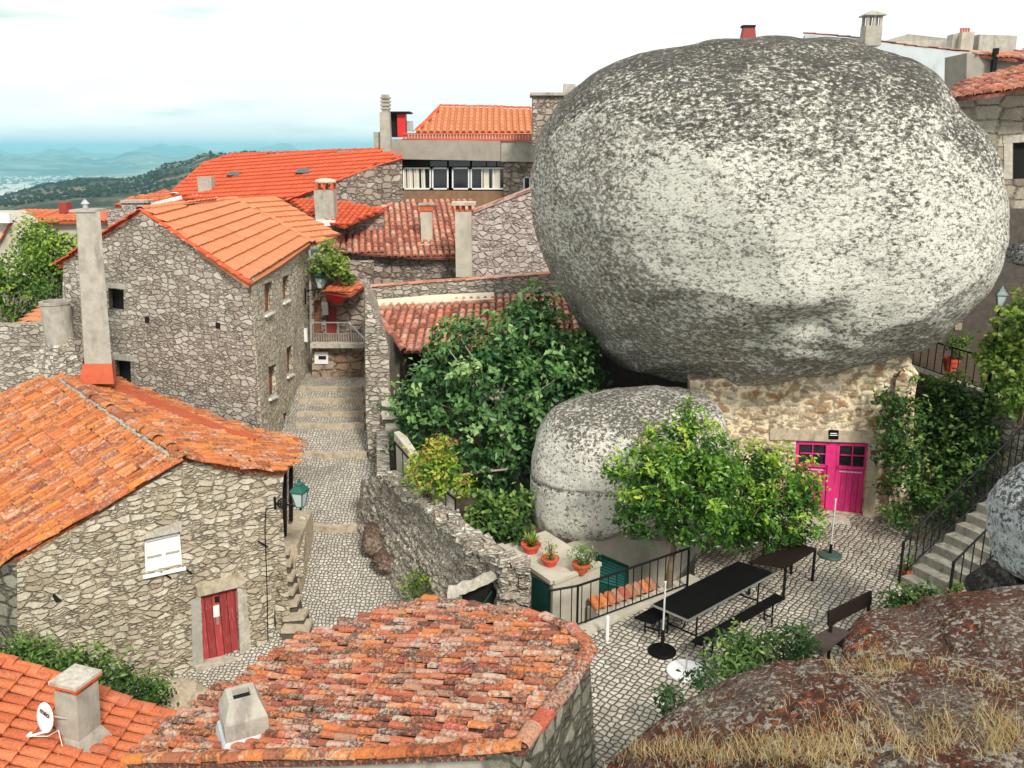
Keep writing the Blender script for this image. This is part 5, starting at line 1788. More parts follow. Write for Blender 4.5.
# satellite dish on a bracket from the chimney
dc = cb + np.array([-.36, -.42, hh * .50])
dc = PY(44.5, 718, dc[1])
ds = thing('satellite_dish', 'white oval satellite dish with small dark lettering fixed to the square chimney', 'dish', dc)
nd = nrm(np.array([-.50, -1.0, .22]))
sx = nrm(np.cross(UP, nd))
sy = np.cross(nd, sx)
v, f = [], []
RR, n = .205, 28
for j, (r, dpt) in enumerate(((0, -.035), (.4, -.03), (.75, -.014), (1.0, 0), (1.02, -.012), (.75, -.035), (0, -.055))):
    for i in range(n):
        t = 2 * math.pi * i / n
        v.append(dc + (sx * math.cos(t) * r * .92 + sy * math.sin(t) * r * 1.18) * RR + nd * dpt)
for j in range(6):
    for i in range(n):
        f.append((j * n + i, j * n + (i + 1) % n, (j + 1) * n + (i + 1) % n, (j + 1) * n + i))
build('reflector', v, f, M['white_paint'], ds, smooth=True)
mb = MB()
tip = dc - sy * RR * 1.35 - sx * RR * .75 + nd * .16
mb.tube([dc - sy * RR * 1.1, tip], .012, 6)
mb.tube([dc - sy * RR * 1.05 + sx * .05, tip + sx * .03], .008, 6)
mb.done('feed_arm', M['white_paint'], ds)
MB().tube([tip, tip + (dc - tip) * .22], [.028, .02], 8).done('receiver', M['white_paint'], ds)
MB().tube([dc - nd * .05, dc - nd * .14 + UP * -.03, cb + (-.05, -.18, hh * .48)], .016, 6).done('bracket', M['steel'], ds)
MB().tube([tip, dc - sy * RR * 1.3 + sx * .1, cb + (-.22, -.30, .35), cb + (-.16, -.36, .1), cb + (-.2, -.5, -.0)], .007, 5).done('cable', M['white_paint'], ds)
tx = bpy.data.curves.new('lettering', 'FONT')
tx.body = 'meo'
tx.size = .125
tx.align_x = 'CENTER'
tx.align_y = 'CENTER'
tx.extrude = .001
tx.offset = .003
to = bpy.data.objects.new('lettering', tx)
COL.objects.link(to)
dg = bpy.context.evaluated_depsgraph_get()
tm = bpy.data.meshes.new_from_object(to.evaluated_get(dg))
bpy.data.objects.remove(to)
tm.materials.clear()
tm.materials.append(M['black'])
to = bpy.data.objects.new('lettering', tm)
COL.objects.link(to)
to.parent = ds
tilt = -.35
to.matrix_local = Matrix.Translation(Vector(sy * RR * .42 + sx * .01 + nd * .012)) @ Matrix((
    (*sx,), (*sy,), (*nd,))).transposed().to_4x4() @ Matrix.Rotation(tilt * .6, 4, 'Z')

# ================================================================== THE BOULDERS
big_out = [(530, 200), (532, 160), (545, 120), (570, 90), (600, 67), (640, 52), (700, 41), (760, 36), (830, 37), (880, 45), (920, 63), (955, 95), (985, 130), (1002, 165),
           (1010, 210), (1008, 250), (999, 280), (980, 305), (950, 332), (918, 357), (870, 366), (830, 376), (780, 387), (740, 389), (700, 386), (660, 379), (620, 368), (592, 345), (570, 310), (548, 270), (535, 235)]


def carve_big(S):
    # undercut facets: the lower right sweeps back, a brow and hollow low on the front, a flat left flank
    k = np.ones(len(S))
    d = S @ nrm([.62, -.42, -.66])
    k -= .10 * np.clip((d - .80) / .20, 0, 1) ** .8
    d = S @ nrm([-.75, -.55, -.35])
    k -= .10 * np.clip((d - .74) / .26, 0, 1) ** .8
    d = S @ nrm([-.12, -.93, -.27])
    k += .022 * np.exp(-((np.arccos(np.clip(d, -1, 1)) / .13) ** 2))
    d = S @ nrm([-.08, -.88, -.42])
    k -= .06 * np.exp(-((np.arccos(np.clip(d, -1, 1)) / .10) ** 2))
    d = S @ nrm([-.35, -.62, -.70])
    k -= .06 * np.clip((d - .86) / .14, 0, 1) ** .7
    low = np.clip((-S[:, 2] - .45) / .25, 0, 1) * np.clip(-S[:, 1] + .2, 0, 1)
    k += .010 * low * np.sin(S[:, 2] * 46 + 3 * np.sin(S[:, 0] * 4))
    return k


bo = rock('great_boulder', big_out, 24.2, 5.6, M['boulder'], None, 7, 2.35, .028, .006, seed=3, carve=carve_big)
tag(bo, 'gigantic rounded granite boulder blotched with white and black lichen resting on the house', 'boulder')
sm_out = [(529, 505), (531, 460), (538, 428), (552, 407), (580, 395), (615, 388), (655, 385), (690, 388), (714, 398), (727, 425), (735, 455), (735, 500), (715, 535), (680, 545), (640, 543),
          (600, 541), (568, 549), (545, 543), (532, 525)]


def carve_small(S):
    k = np.ones(len(S))
    # a bedding crack right round the stone
    z = S[:, 2] + .03 * np.sin(S[:, 0] * 5) - .02
    k -= .025 * np.exp(-(z / .014) ** 2)
    k += .012 * np.clip(-(z) / .06, 0, 1)
    k -= .30 * np.clip((-S[:, 2] - .30) / .7, 0, 1) * np.clip(-S[:, 1], 0, 1)
    k -= .05 * np.clip((S @ nrm([-.55, -.8, .1]) - .8) / .2, 0, 1)
    return k


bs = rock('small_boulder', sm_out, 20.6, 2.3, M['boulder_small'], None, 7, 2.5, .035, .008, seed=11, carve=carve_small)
tag(bs, 'smaller pale boulder with a horizontal crack under the great boulder, behind the orange tree', 'boulder')
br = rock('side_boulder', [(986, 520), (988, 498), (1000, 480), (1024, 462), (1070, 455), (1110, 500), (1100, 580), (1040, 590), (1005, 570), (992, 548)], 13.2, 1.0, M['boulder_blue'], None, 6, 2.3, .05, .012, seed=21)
tag(br, 'blue grey lichened boulder at the right edge beside the iron stair railing', 'boulder')
ra = rock('mossy_rock', [(842, 675), (858, 656), (878, 641), (906, 625), (937, 610), (972, 602), (1030, 598), (1150, 612), (1170, 720), (1100, 790), (930, 780), (860, 720)], 10.0, 2.2, M['front_rock'], None, 7, 2.2, .05, .034, seed=31)
tag(ra, 'reddish brown moss covered rock hump at the right, below the courtyard stairs', 'rock')
rb = rock('lichen_rock', [(585, 810), (628, 762), (664, 734), (694, 711), (740, 687), (800, 669), (870, 672), (950, 688), (1040, 694), (1160, 715), (1200, 900), (560, 900)], 7.4, 1.9, M['front_rock'], None, 7, 2.3, .045, .036, seed=42)
tag(rb, 'nearest broad rock speckled with rust and white lichen at the lower right', 'rock')
rc = rock('brown_rock', [(800, 790), (830, 765), (880, 757), (930, 757), (955, 775), (960, 830), (800, 830)], 5.6, .5, M['front_rock'], None, 5, 2.2, .05, .015, seed=52)
tag(rc, 'small dark brown rock cut off by the bottom edge, in front of dry grass', 'rock')
# boulder rubble behind/near the stair
rd = rock('dark_rock', [(968, 592), (976, 572), (995, 560), (1040, 562), (1050, 610), (985, 612)], 13.6, .7, M['boulder_dark'], None, 5, 2.2, .1, .02, seed=62)
tag(rd, 'shaded rock under the blue grey boulder, behind the stair railing foot', 'rock')
rl_ = rock('ledge_rock', [(1006, 252), (1012, 243), (1030, 240), (1060, 245), (1060, 268), (1020, 266), (1008, 262)], 22.0, .8, M['boulder_blue'], None, 5, 2.2, .08, .02, seed=65)
tag(rl_, 'small grey ledge rock between the great boulder and the block house at right edge', 'rock')
# outcrop at the foot of the lane wall
for i, (o_, Y, sd, lab) in enumerate([
        ([(361, 512), (366, 500), (380, 496), (385, 512), (381, 530), (368, 532)], 22.7, 1, 'upper brown outcrop stone at the foot of the lane wall'),
        ([(362, 540), (366, 524), (380, 522), (393, 540), (392, 556), (374, 558), (365, 552)], 21.6, 2, 'middle brown outcrop stone at the foot of the lane wall'),
        ([(373, 556), (384, 546), (398, 552), (402, 565), (392, 574), (378, 570)], 20.9, 3, 'lower rounded brown outcrop stone at the foot of the lane wall')]):
    k_ = rock('outcrop_stone', o_, Y, .35, m_rock('brown_outcrop', (.42, .34, .27), (.26, .17, .12), (.07, .05, .04), (.28, .15, .09), -.02, sc=2.5) if i == 0 else M_out, None, 4, 2.4, .10, .03, seed=70 + i)
    if i == 0:
        M_out = k_.data.materials[0]
    tag(k_, lab, 'stone', 'brown outcrop stones along the lane wall')

# ================================================================== LANE RETAINING WALL, terrace stair
lw = thing('retaining_wall', 'rough rubble retaining wall sloping down the right side of the lane below the railing', 'wall', (-2.4, 19.6, -1))
K_d = (2.69, -4.5)
plK = vplane((-3.69, 21.7), K_d)
K = [(381, 474), (400, 489), (420, 506), (445, 527), (470, 547), (500, 570), (512, 640), (430, 660), (395, 620), (372, 575), (355, 530), (361, 478)]
pts = on(plK, K)
dK = nrm(np.array([*K_d, 0]))
O, N = plK
s = [np.dot(p - O, dK) for p in pts]
z = [p[2] for p in pts]
poly = list(zip(s, z))
ns_, nz_ = 170, 110
gs, gz = np.linspace(min(s), max(s), ns_), np.linspace(min(z), max(z), nz_)
idx = -np.ones((nz_, ns_), int)
V, Fk = [], []
ins = in_poly(*np.meshgrid(gs, gz), poly)
for j in range(nz_):
    for i in range(ns_):
        if ins[j, i]:
            q_ = Vector((gs[i] * 2.4 + .3 * noise.noise(Vector((gs[i] * 2, gz[j] * 2, 0))), gz[j] * 3.6 + .3 * noise.noise(Vector((gs[i] * 2, gz[j] * 2, 5))), 1))
            dd_ = noise.voronoi(q_)[0]
            h = .05 * noise.fractal(Vector((gs[i] * 3.2, gz[j] * 4.5, 2)), .7, 2.1, 4) + .11 * min(.5, dd_[1] - dd_[0]) - .10 * (gz[j] - min(z)) + .18
            idx[j, i] = len(V)
            V.append(O + dK * gs[i] + UP * gz[j] + N * h)
for j in range(nz_ - 1):
    for i in range(ns_ - 1):
        q = (idx[j, i], idx[j, i + 1], idx[j + 1, i + 1], idx[j + 1, i])
        if min(q) >= 0:
            Fk.append(q if np.dot(np.cross(dK, UP), N) > 0 else q[::-1])
build('rough_face', V, Fk, M['rubble_pale'], lw)
MB().prism(on(plK, [(381, 476), (420, 508), (470, 549), (500, 572), (512, 642), (372, 577), (357, 530), (361, 480)], -.14), -N * .4).done('core', M['rubble_grey'], lw)
mb = MB()
tops = on(plK, [(381, 475), (400, 490), (420, 507), (445, 528), (470, 548), (498, 570)])
for a, b in zip(tops[:-1], tops[1:]):
    L = np.linalg.norm(b - a)
    n = max(2, int(L / .22))
    for k in range(n):
        for r_ in (.10, .34):
            p = a + (b - a) * (k + rng.random()) / n - N * r_
            mb.box(p + rng.normal(0, .03, 3) + UP * rng.uniform(-.03, .015), (rng.uniform(.2, .40), rng.uniform(.2, .3), .16), nrm((b - a) + rng.normal(0, .2, 3)), jit=.035)
mb.done('top_stones', M['rubble_pale'], lw, uv=True)

MB().prism([(-4.15, 25.7, -.6), (-3.55, 21.7, -1.3), (-3.55, 21.7, .85), (-4.15, 25.7, 1.1)], (.35, .05, 0)).done('end_return', M['rubble_grey'], lw)

# dark doorway beneath a great slab, and the rubble to its right
sh = thing('stone_undercroft', 'low dark opening under a long sloping granite slab behind the red roof', 'undercroft', PY(478, 600, 15.9))
a, b = PY(449, 594, 15.8), PY(499, 573, 16.3)
n = 10
v, f = [], []
for k in range(n + 1):
    p = a + (b - a) * k / n
    w = .13 + rng.normal(0, .02)
    h = .15 + rng.normal(0, .02)
    for dy, dz in ((-w, -h / 2), (-w * .8, h / 2), (w, h / 2), (w, -h / 2)):
        v.append(p + (rng.normal(0, .02), dy, dz + rng.normal(0, .02)))
for k in range(n):
    for q in range(4):
        f.append((k * 4 + q, k * 4 + (q + 1) % 4, (k + 1) * 4 + (q + 1) % 4, (k + 1) * 4 + q))
f += [(0, 1, 2, 3), (n * 4 + 3, n * 4 + 2, n * 4 + 1, n * 4)]
build('slab', v, f, M['dressed'], sh)
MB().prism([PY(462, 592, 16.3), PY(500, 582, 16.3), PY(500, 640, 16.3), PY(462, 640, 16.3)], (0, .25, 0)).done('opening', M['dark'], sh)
MB().bar(PY(483, 604, 16.2), PY(492, 591, 16.2), .02).done('prop', M['iron_green'], sh)
mb = MB()
p = PY(513, 592, 16.1)
for r in range(11):
    for c in range(3):
        mb.box(p + np.array([(c - 1) * .19 + rng.normal(0, .03), rng.normal(0, .05), .66 - r * .15]), (rng.uniform(.18, .27), .5, .155), (1, rng.normal(0, .15), 0), jit=.03)
mb.done('pier', M['rubble_grey'], sh)
mb = MB()
for k in range(70):
    t = rng.random()
    q = PY(468 + 52 * t, 553 + 19 * t + rng.normal(0, 7), 17.1 - .8 * t)
    mb.box(q + rng.normal(0, .05, 3), rng.uniform(.12, .28, 3) * (1, 1, .75), nrm(rng.normal(0, 1, 3) * (1, 1, .2)), jit=.035)
mb.done('rubble_top', M['rubble_grey'], sh)
MB().prism([PY(466, 552, 17.2), PY(520, 570, 16.45), PY(527, 585, 16.4), PY(525, 640, 16.4), PY(466, 640, 17.2)], (.1, .3, 0)).done('back_wall', M['rubble_grey'], sh)

# terrace stair with a railing
ts = thing('terrace_stair', 'narrow flight of pale stone steps beneath the fig tree beside the black railing', 'stair', PY(440, 500, 20))
for k in range(6):
    Y = 20.4 - k * .36
    p = PY(428 + k * 5.0, 482 + k * 10.5, Y)
    q = PY(450 + k * 3.0, 481 + k * 10.5, Y)
    MB().bar(p - UP * .09, q - UP * .09, .40, .2).done('step', M['dressed'], ts)
rk_ = on(plK, [(396, 477), (421, 508), (456, 538)], -.45)
railing('terrace_railing', 'black iron railing along the lane wall top in front of the yellowish small tree', rk_, .95, nb=7, bal=.022)
tag(MB().prism([PY(394, 432, 21.9), PY(402, 438, 21.6), PY(420, 466, 20.4), PY(420, 507, 20.4), PY(396, 476, 21.9)], (.12, .1, 0)).done('white_wall', M['concrete_pale']),
    'small patch of whitewashed wall behind the terrace railing', 'wall')

# side steps by the old house
ss = thing('side_steps', 'worn stone steps climbing along the lane side of the old house', 'steps', PY(290, 625, 19.2))
tops = [(552, 277, 289), (564, 277, 290), (578, 278, 292), (592, 279, 293), (605, 280, 297), (618, 281, 304), (630, 282, 309)]
for i, (y, x0, x1) in enumerate(tops):
    Y = 20.0 - i * .205
    a, b = PY(x0, y, Y), PY(x1, y, Y)
    v = []
    for zz in (0, -.75):
        for p, dy in ((a, 0), (b, 0), (b, .5), (a, .5)):
            v.append(p + (0, dy, zz) + rng.normal(0, .02, 3))
    v[4:] = [p + (0.01, .07, 0) for p in v[4:]]
    v2 = [p - UP * .10 for p in v[:4]]
    bx_ = [(0, 1, 2, 3), (7, 6, 5, 4), (1, 0, 4, 5), (2, 1, 5, 6), (3, 2, 6, 7), (0, 3, 7, 4)]
    st = build('step', [p + (-.03, .06, -.09) for p in v[:4]] + v[4:], bx_, M['void_stone'], ss)  # darker block below each tread stands for the shadow on the riser
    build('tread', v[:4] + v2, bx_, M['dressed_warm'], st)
a, b = PY(276, 545, 20.2), PY(297, 545, 20.2)
MB().prism([a, b, b - UP * 1.8, a - UP * 1.8], (-.1, 2.2, 0)).done('landing', M['dressed_warm'], ss)
a, b = PY(294, 520, 22.3), PY(300, 513, 22.3)
MB().prism([PY(296, 577, 20.1), PY(296, 560, 20.1), PY(299.5, 516, 21.9), PY(299.5, 530, 21.9)], (.18, .05, 0)).done('parapet', M['rubble_lane'], ss)
for x, y0, y1, Y, lab in ((284.8, 456, 536, 20.6, 'nearer of two dark posts holding up the roof corner beside the green lantern'),
                          (291, 452, 521, 21.4, 'farther of two dark posts holding up the roof corner behind the green lantern')):
    tag(MB().bar(PY(x, y0, Y), PY(x, y1, Y), .09).done('roof_post', M['black_wood']), lab, 'post', 'dark roof posts at the lane corner')

# ================================================================== CONCRETE BLOCK with pots, shutters, railing
pb = thing('outbuilding', 'low cream rendered outbuilding with green doors and a flat top holding flower pots', 'outbuilding', (1.0, 17.5, -1))
c0 = PY(553, 583, 16.55)
cL_ = PY(500, 553, 18.3)
cR_ = PY(600, 571, 17.4)
cB_ = cR_ + (cL_ - c0)
cL_[2] = cR_[2] = cB_[2] = c0[2]
dn = np.array([0, 0, -2.4])
q = [c0, cR_, cB_, cL_]
v = q + [p + dn for p in q]
build('body', v, [(0, 1, 2, 3), (1, 0, 4, 5), (2, 1, 5, 6), (3, 2, 6, 7), (0, 3, 7, 4)], M['concrete_pale'], pb)
v2 = [p + UP * .004 for p in q]
MB().bar(c0 + UP * .02, cR_ + UP * .02, .10, .08).done('edge', M['concrete_pale'], pb)
MB().bar(c0 + UP * .02, cL_ + UP * .02, .14, .09).done('edge', M['concrete_pale'], pb)
plb = (c0, nrm(np.cross(cL_ - c0, UP)) * (1 if np.dot(np.cross(cL_ - c0, UP), CAM - c0) > 0 else -1))
MB().prism(on(plb, [(533, 576.5), (550.5, 586.5), (550, 622), (533, 614)], .02), plb[1] * .03).done('green_door', M['green_door'], pb)
# rear wall with the shutter
pls = vplane((c0[0], 18.35), (1, .25))
bw = wall('rear_wall', pls, [(566, 551), (600, 538), (628, 532), (700, 536), (702, 640), (566, 640)], M['concrete_pale'], pb, .3)
shq = [(597, 553), (628.5, 566), (628.5, 606), (597, 610)]
sp_ = MB().prism(on(pls, shq, .05), -pls[1] * .05).done('shutter', M['green_door'], pb)
qq = on(pls, [(599, 556.5), (627, 568.5), (627, 590), (599, 582)], .06)
mb = MB()
for k in range(8):
    a, b = lerp2(qq, 0, (k + .5) / 8), lerp2(qq, 1, (k + .5) / 8)
    mb.bar(a, b, .05, .025, up=nrm(pls[1] + UP * .6))
mb.done('slats', M['green_shutter'], sp_)
frame_in(pls, [(597, 553), (628.5, 566), (628.5, 606), (597, 610)], sp_, M['green_door'], -.07, .05, .04)
tag(MB().box(PY(549, 573, 17.3) + UP * .03, (.34, .26, .04), (.8, .5, 0)).done('paving_slab', M['render_white']), 'small pale loose slab lying on the outbuilding top', 'slab')
# red tiles capping the low wall behind the railing
tw_ = thing('tile_capping', 'row of upright red roof tiles lining the foot of the courtyard railing', 'tiles', PY(625, 604, 17.4))
a, b = PY(593, 618, 16.85), PY(656, 598, 17.8)
a[2] = b[2] = -.13
mb = MB()
for k in range(9):
    p = a + (b - a) * (k + .5) / 9
    v, f = [], []
    th = np.linspace(0, math.pi, 8)
    u = nrm(b - a)
    w_ = np.cross(UP, u)
    for yy, kk, hz_ in ((-.15, 1, 0), (.17, .85, .14)):
        for t in th:
            v.append(p + u * math.cos(t) * .11 * kk + UP * (math.sin(t) * .08 * kk + hz_) + w_ * yy)
    for t in range(7):
        f.append((t, t + 1, 8 + t + 1, 8 + t))
    mb.add(v, f, (rng.random(), .2, .2))
mb.done('tiles', M['tile_old'], tw_, uv=False)
MB().bar(a - UP * .3, b - UP * .3, .4, .55).done('low_wall', M['concrete_pale'], tw_)

r0, r1, r2 = PZ(549, 634, -.0), PZ(577, 629, 0.05), PZ(687, 588, 0.05)
railing('courtyard_railing', 'black iron railing edging the courtyard from the red roof to the orange tree', [r0, r1, r2], .95, nb=16)

# ================================================================== COURTYARD FURNITURE
def table(name, label, cat, corners, h, top_mat, leg_mat, thick=.035, legs='corner', rim=None, inset=.06):
    c = [PZ(x, y, h) for x, y in corners]
    base = sum(c) / 4 - UP * h
    t = thing(name, label, cat, base)
    MB().prism([p for p in c], (0, 0, -thick)).done('top', top_mat, t)
    m = sum(c) / 4
    if legs == 'corner':
        for p in c:
            q = p + (m - p) * inset
            MB().bar(q - UP * thick, q * (1, 1, 0), .05).done('leg', leg_mat, t)
    elif legs == 'trestle':
        for k in (.14, .86):
            a = lerp2(c, 0, k) if np.linalg.norm(c[3] - c[0]) > np.linalg.norm(c[1] - c[0]) else lerp2(c, k, 0)
            b = lerp2(c, 1, k) if np.linalg.norm(c[3] - c[0]) > np.linalg.norm(c[1] - c[0]) else lerp2(c, k, 1)
            a, b = a + (b - a) * .1, b + (a - b) * .1
            mb = MB()
            for p in (a, b):
                mb.bar(p - UP * thick, p * (1, 1, 0), .03)
            mb.bar((a * (1, 1, 0)) + UP * h * .3, (b * (1, 1, 0)) + UP * h * .3, .025)
            o_ = (lerp2(c, .5, .5) - (a + b) / 2) * .45
            mb.bar((a + b) / 2 * (1, 1, 0) + UP * h * .3, (a + b) / 2 + o_ - UP * thick, .02)
            mb.done('trestle', leg_mat, t)
    if rim is not None:
        mb = MB()
        for i, j in rim:
            mb.bar(c[i] - UP * .02, c[j] - UP * .02, .03, .04)
        mb.done('rim', M['steel'], t)
    return t


table('dining_table', 'long black slatted dining table with pale metal rim under the orange tree', 'table', [(652.5, 604), (738, 561), (774, 572.7), (688, 619.6)], .76, M['black'], M['iron'], .04, 'trestle', [(0, 3), (3, 2)])
table('side_table', 'shorter dark table on straight legs behind the long black one, nearer the pink door', 'table', [(749, 562), (794, 541.5), (817, 548.7), (785.8, 567.5)], .78, M['black_wood'], M['iron'], .03)
table('trestle_bench', 'narrow backless black bench in front of the long table', 'bench', [(691, 640.4), (775.4, 593), (784.8, 597.7), (701.5, 645)], .46, M['black'], M['iron'], .035, 'trestle')
table('trestle_bench', 'backless black bench on the railing side of the long table, mostly hidden by it', 'bench', [(634, 617), (700, 582), (716, 587), (652, 623)], .44, M['black'], M['iron'], .035, 'trestle')


M['pole_grey'] = m_plain('worn_white_pole', (.62, .62, .60), .5, .15, 6, 0)


def umbrella_stand(label, base_px, top_px, r, mat, h_black=None, pole_mat=None, name='umbrella_stand'):
    b = PZ(*base_px, 0)
    t = thing(name, label, 'umbrella stand', b, None)
    k = np.linalg.norm(b - CAM) / F_PX
    MB().lathe(b, [(r, .004), (r, .035), (r * .93, .055), (.06, .075), (.05, .08)], 28).done('base', mat, t)
    top = PY(*top_px, b[1])
    h = top[2]
    if h_black:
        MB().lathe(b, [(.035, .07), (.035, h_black), (.028, h_black + .01)], 10).done('sleeve', M['iron'], t)
    MB().lathe(b, [(.017, .07), (.017, h), (.024, h), (.024, h + .03)], 10).done('pole', pole_mat or M['pole_grey'], t)
    return t


umbrella_stand('pale parasol pole in a black round base at the left end of the long table', (662, 652), (659, 583), .27, M['black'], .47)
umbrella_stand('pale parasol pole in a dark green round base before the pink door', (830, 556), (834, 500), .27, m_plain('dark_green_base', (.05, .10, .075), .5, .1, 4, 0), .30)
umbrella_stand('empty white round parasol base with a short stub beside the near bench', (686, 672), (686.5, 655), .36, M['white_paint'], None, M['steel'])
tag(MB().lathe(PZ(607, 640, 0) - (0, 0, .0), [(.035, 0), (.035, .5), (.03, .52), (.01, .53)], 10).done('short_bollard', M['white_paint']), 'thin short white post at the corner of the courtyard railing', 'post')

# bench with a back at right, and the brown board table before it
bt = thing('backrest_bench', 'dark bench with a plank backrest half hidden behind the rust lichened rock', 'bench', PZ(850, 640, 0))
zt, zb_ = .98, .74
a, b = PZ(829, 612.5, zt), PZ(872, 591, zt)
d_ = nrm(b - a)
nn_ = np.cross(d_, UP)
MB().prism([a, b, b - UP * .28 + nn_ * .03, a - UP * .28 + nn_ * .03], -nn_ * .04).done('backrest', M['black_wood'], bt)
s0, s1 = a * (1, 1, 0) - nn_ * -.06 + UP * .45, b * (1, 1, 0) + nn_ * .06 + UP * .45
MB().prism([s0, s1, s1 + nn_ * .42, s0 + nn_ * .42], (0, 0, -.045)).done('seat', M['black_wood'], bt)
for k in (.06, .94):
    p = a + (b - a) * k
    MB().bar(p - UP * .2 + nn_ * .01, p * (1, 1, 0) + nn_ * .03, .05).done('leg', M['black_wood'], bt)
    MB().bar((p * (1, 1, 0)) + nn_ * .44 + UP * .40, p * (1, 1, 0) + nn_ * .44, .05).done('leg', M['black_wood'], bt)
table('board_table', 'low brown board table at the left of the backrest bench', 'table', [(806, 640), (832, 626), (850, 631.5), (822, 655)], .55, m_plain('brown_board', (.075, .055, .048), .6, .2, 8, .002), M['black_wood'], .03)

M['step_stone'] = m_plain('worn_step_stone', (.30, .28, .235), .9, .35, 9, .01, dirt=(.09, .085, .06), dirt_amt=.7)
# ================================================================== RIGHT STAIR
sr = thing('stone_staircase', 'grey stone staircase climbing to the right between iron railings', 'stairs', (9, 17.5, 0))
d1 = nrm(np.array([.90, .43, 0]))
d2 = np.array([d1[1], -d1[0], 0])
p0 = PZ(900, 584, .0)
for k in range(12):
    zt = .19 * (k + 1)
    a = p0 + d1 * .315 * k
    v = []
    for zz in (zt, zt - .6):
        for s_, w_ in ((0, 0), (.36, 0), (.36, 1.25), (0, 1.25)):
            v.append(a * (1, 1, 0) + d1 * s_ + d2 * w_ + UP * zz)
    build('step', v, [(0, 3, 2, 1), (4, 5, 6, 7), (0, 1, 5, 4), (1, 2, 6, 5), (2, 3, 7, 6), (3, 0, 4, 7)], M['step_stone'], sr)


def stair_pt(s, w):
    k = s / .315
    return p0 * (1, 1, 0) + d1 * s + d2 * w + UP * (.19 * (k + .6))


railing('stair_railing', 'long black iron railing on the ivy side of the stone stairs', [p0 * (1, 1, 0) + d1 * -.02 + d2 * -.02, stair_pt(.3, 0), stair_pt(4.0, 0)], 1.0, nb=18, posts=[p0 * (1, 1, 0) + d1 * -.02 + d2 * -.02, stair_pt(2.0, 0), stair_pt(4.0, 0)])
railing('stair_railing', 'short black iron railing on the near side of the stairs beside the blue grey boulder', [stair_pt(.02, 1.2) - UP * .05, stair_pt(2.3, 1.2)], .98, nb=8)
# railing of the upper terrace
u0, u1, u2 = np.array([11.3, 25.0, 3.3]), np.array([12.4, 20.3, 3.3]), np.array([13.5, 15.2, 3.3])
railing('upper_railing', 'dark iron railing on the ivy wall of the upper terrace in the boulder shade', [u0, u1, u2], .9, nb=34)


# ================================================================== LANTERNS
def lantern(root, c, s, glass=None, body=None):
    """hexagonal street lantern, s = height"""
    body = body or M['iron_green']
    r = s * .30
    n = 4
    yaw = .5

    def ring(rr, z):
        return [c + np.array([rr * math.cos(yaw + 2 * math.pi * i / n), rr * math.sin(yaw + 2 * math.pi * i / n), z]) for i in range(n)]
    v = ring(r * .55, 0) + ring(r, s * .55)
    build('lamp_glass', v, [(i, (i + 1) % n, n + (i + 1) % n, n + i) for i in range(n)] + [tuple(range(n))[::-1]], M['lamp_glass'], root)
    mb = MB()
    lo, hi = ring(r * .57, 0), ring(r * 1.03, s * .55)
    for i in range(n):
        mb.bar(lo[i], hi[i], s * .035)
        mb.bar(lo[i], lo[(i + 1) % n], s * .03)
        mb.bar(hi[i], hi[(i + 1) % n], s * .04)
    mb.done('lamp_frame', body, root)
    rs = [ring(r * 1.22, s * .555), ring(r * 1.2, s * .60), ring(r * .72, s * .74), ring(r * .62, s * .76), ring(r * .55, s * .84), ring(r * .2, s * .90), ring(r * .22, s * .95), ring(r * .08, s * 1.0)]
    v = [p for q in rs for p in q]
    f = [(k * n + i, k * n + (i + 1) % n, (k + 1) * n + (i + 1) % n, (k + 1) * n + i) for k in range(len(rs) - 1) for i in range(n)] + [tuple(range(n))[::-1]]
    build('lamp_roof', v, f, body, root)


lc = PY(300.5, 506, 18.9)
la = thing('wall_lantern', 'green iron lantern on a scrolled wall bracket at the corner of the red door house', 'lantern', lc)
lantern(la, lc, .66)
wp = on(A_pl, [(275, 503)], .02)[0]
mb = MB()
mb.tube([wp, wp + (lc - wp) * .5, lc + UP * -.02], .022, 6)
mb.tube([lc + UP * -.1, lc + UP * .02], .03, 6)
th = np.linspace(0, 2 * math.pi * .95, 14)
cc = wp + (lc - wp) * .28 - UP * .0
u_ = nrm((lc - wp) * (1, 1, 0))
mb.tube([cc + u_ * math.cos(t) * .11 + UP * math.sin(t) * .11 for t in th], .016, 6)
mb.tube([cc + u_ * math.cos(t) * .055 + UP * math.sin(t) * .055 for t in th], .012, 6)
mb.bar(wp + UP * .15, wp - UP * .15, .05, .03)
mb.done('bracket', M['iron'], la)
lc2 = PY(321, 288, 33.0)
lb = thing('wall_lantern', 'green lantern under the vine at the far end of the tall house facade', 'lantern', lc2)
lantern(lb, lc2, .72)
mb = MB()
a = PY(305, 291, 32.6)
mb.tube([a, lc2 - UP * .03], .025, 6)
mb.tube([a - UP * .5, a + UP * .1], .03, 6)
mb.tube([a + np.array([math.cos(t) * .1 + .12, 0, math.sin(t) * .1 - .12]) for t in th], .016, 6)
mb.done('bracket', M['iron'], lb)
lp = PZ(993, 360, 3.9)
lp = np.array([PY(998, 320, 21.0)[0], 21.0, 3.2])
lt = thing('lamp_post', 'dark street lamp post on the upper terrace right of the great boulder', 'lamp post', lp)
ztop = PY(999, 306, 21.0)[2]
MB().lathe(lp, [(.09, 0), (.07, .4), (.045, .5), (.04, ztop - 3.2), (.06, ztop - 3.18)], 10).done('post', M['iron'], lt)
lantern(lt, np.array([lp[0], lp[1], ztop]), .48, body=m_plain('grey_green_lamp', (.20, .26, .26), .4, .1, 5, 0))


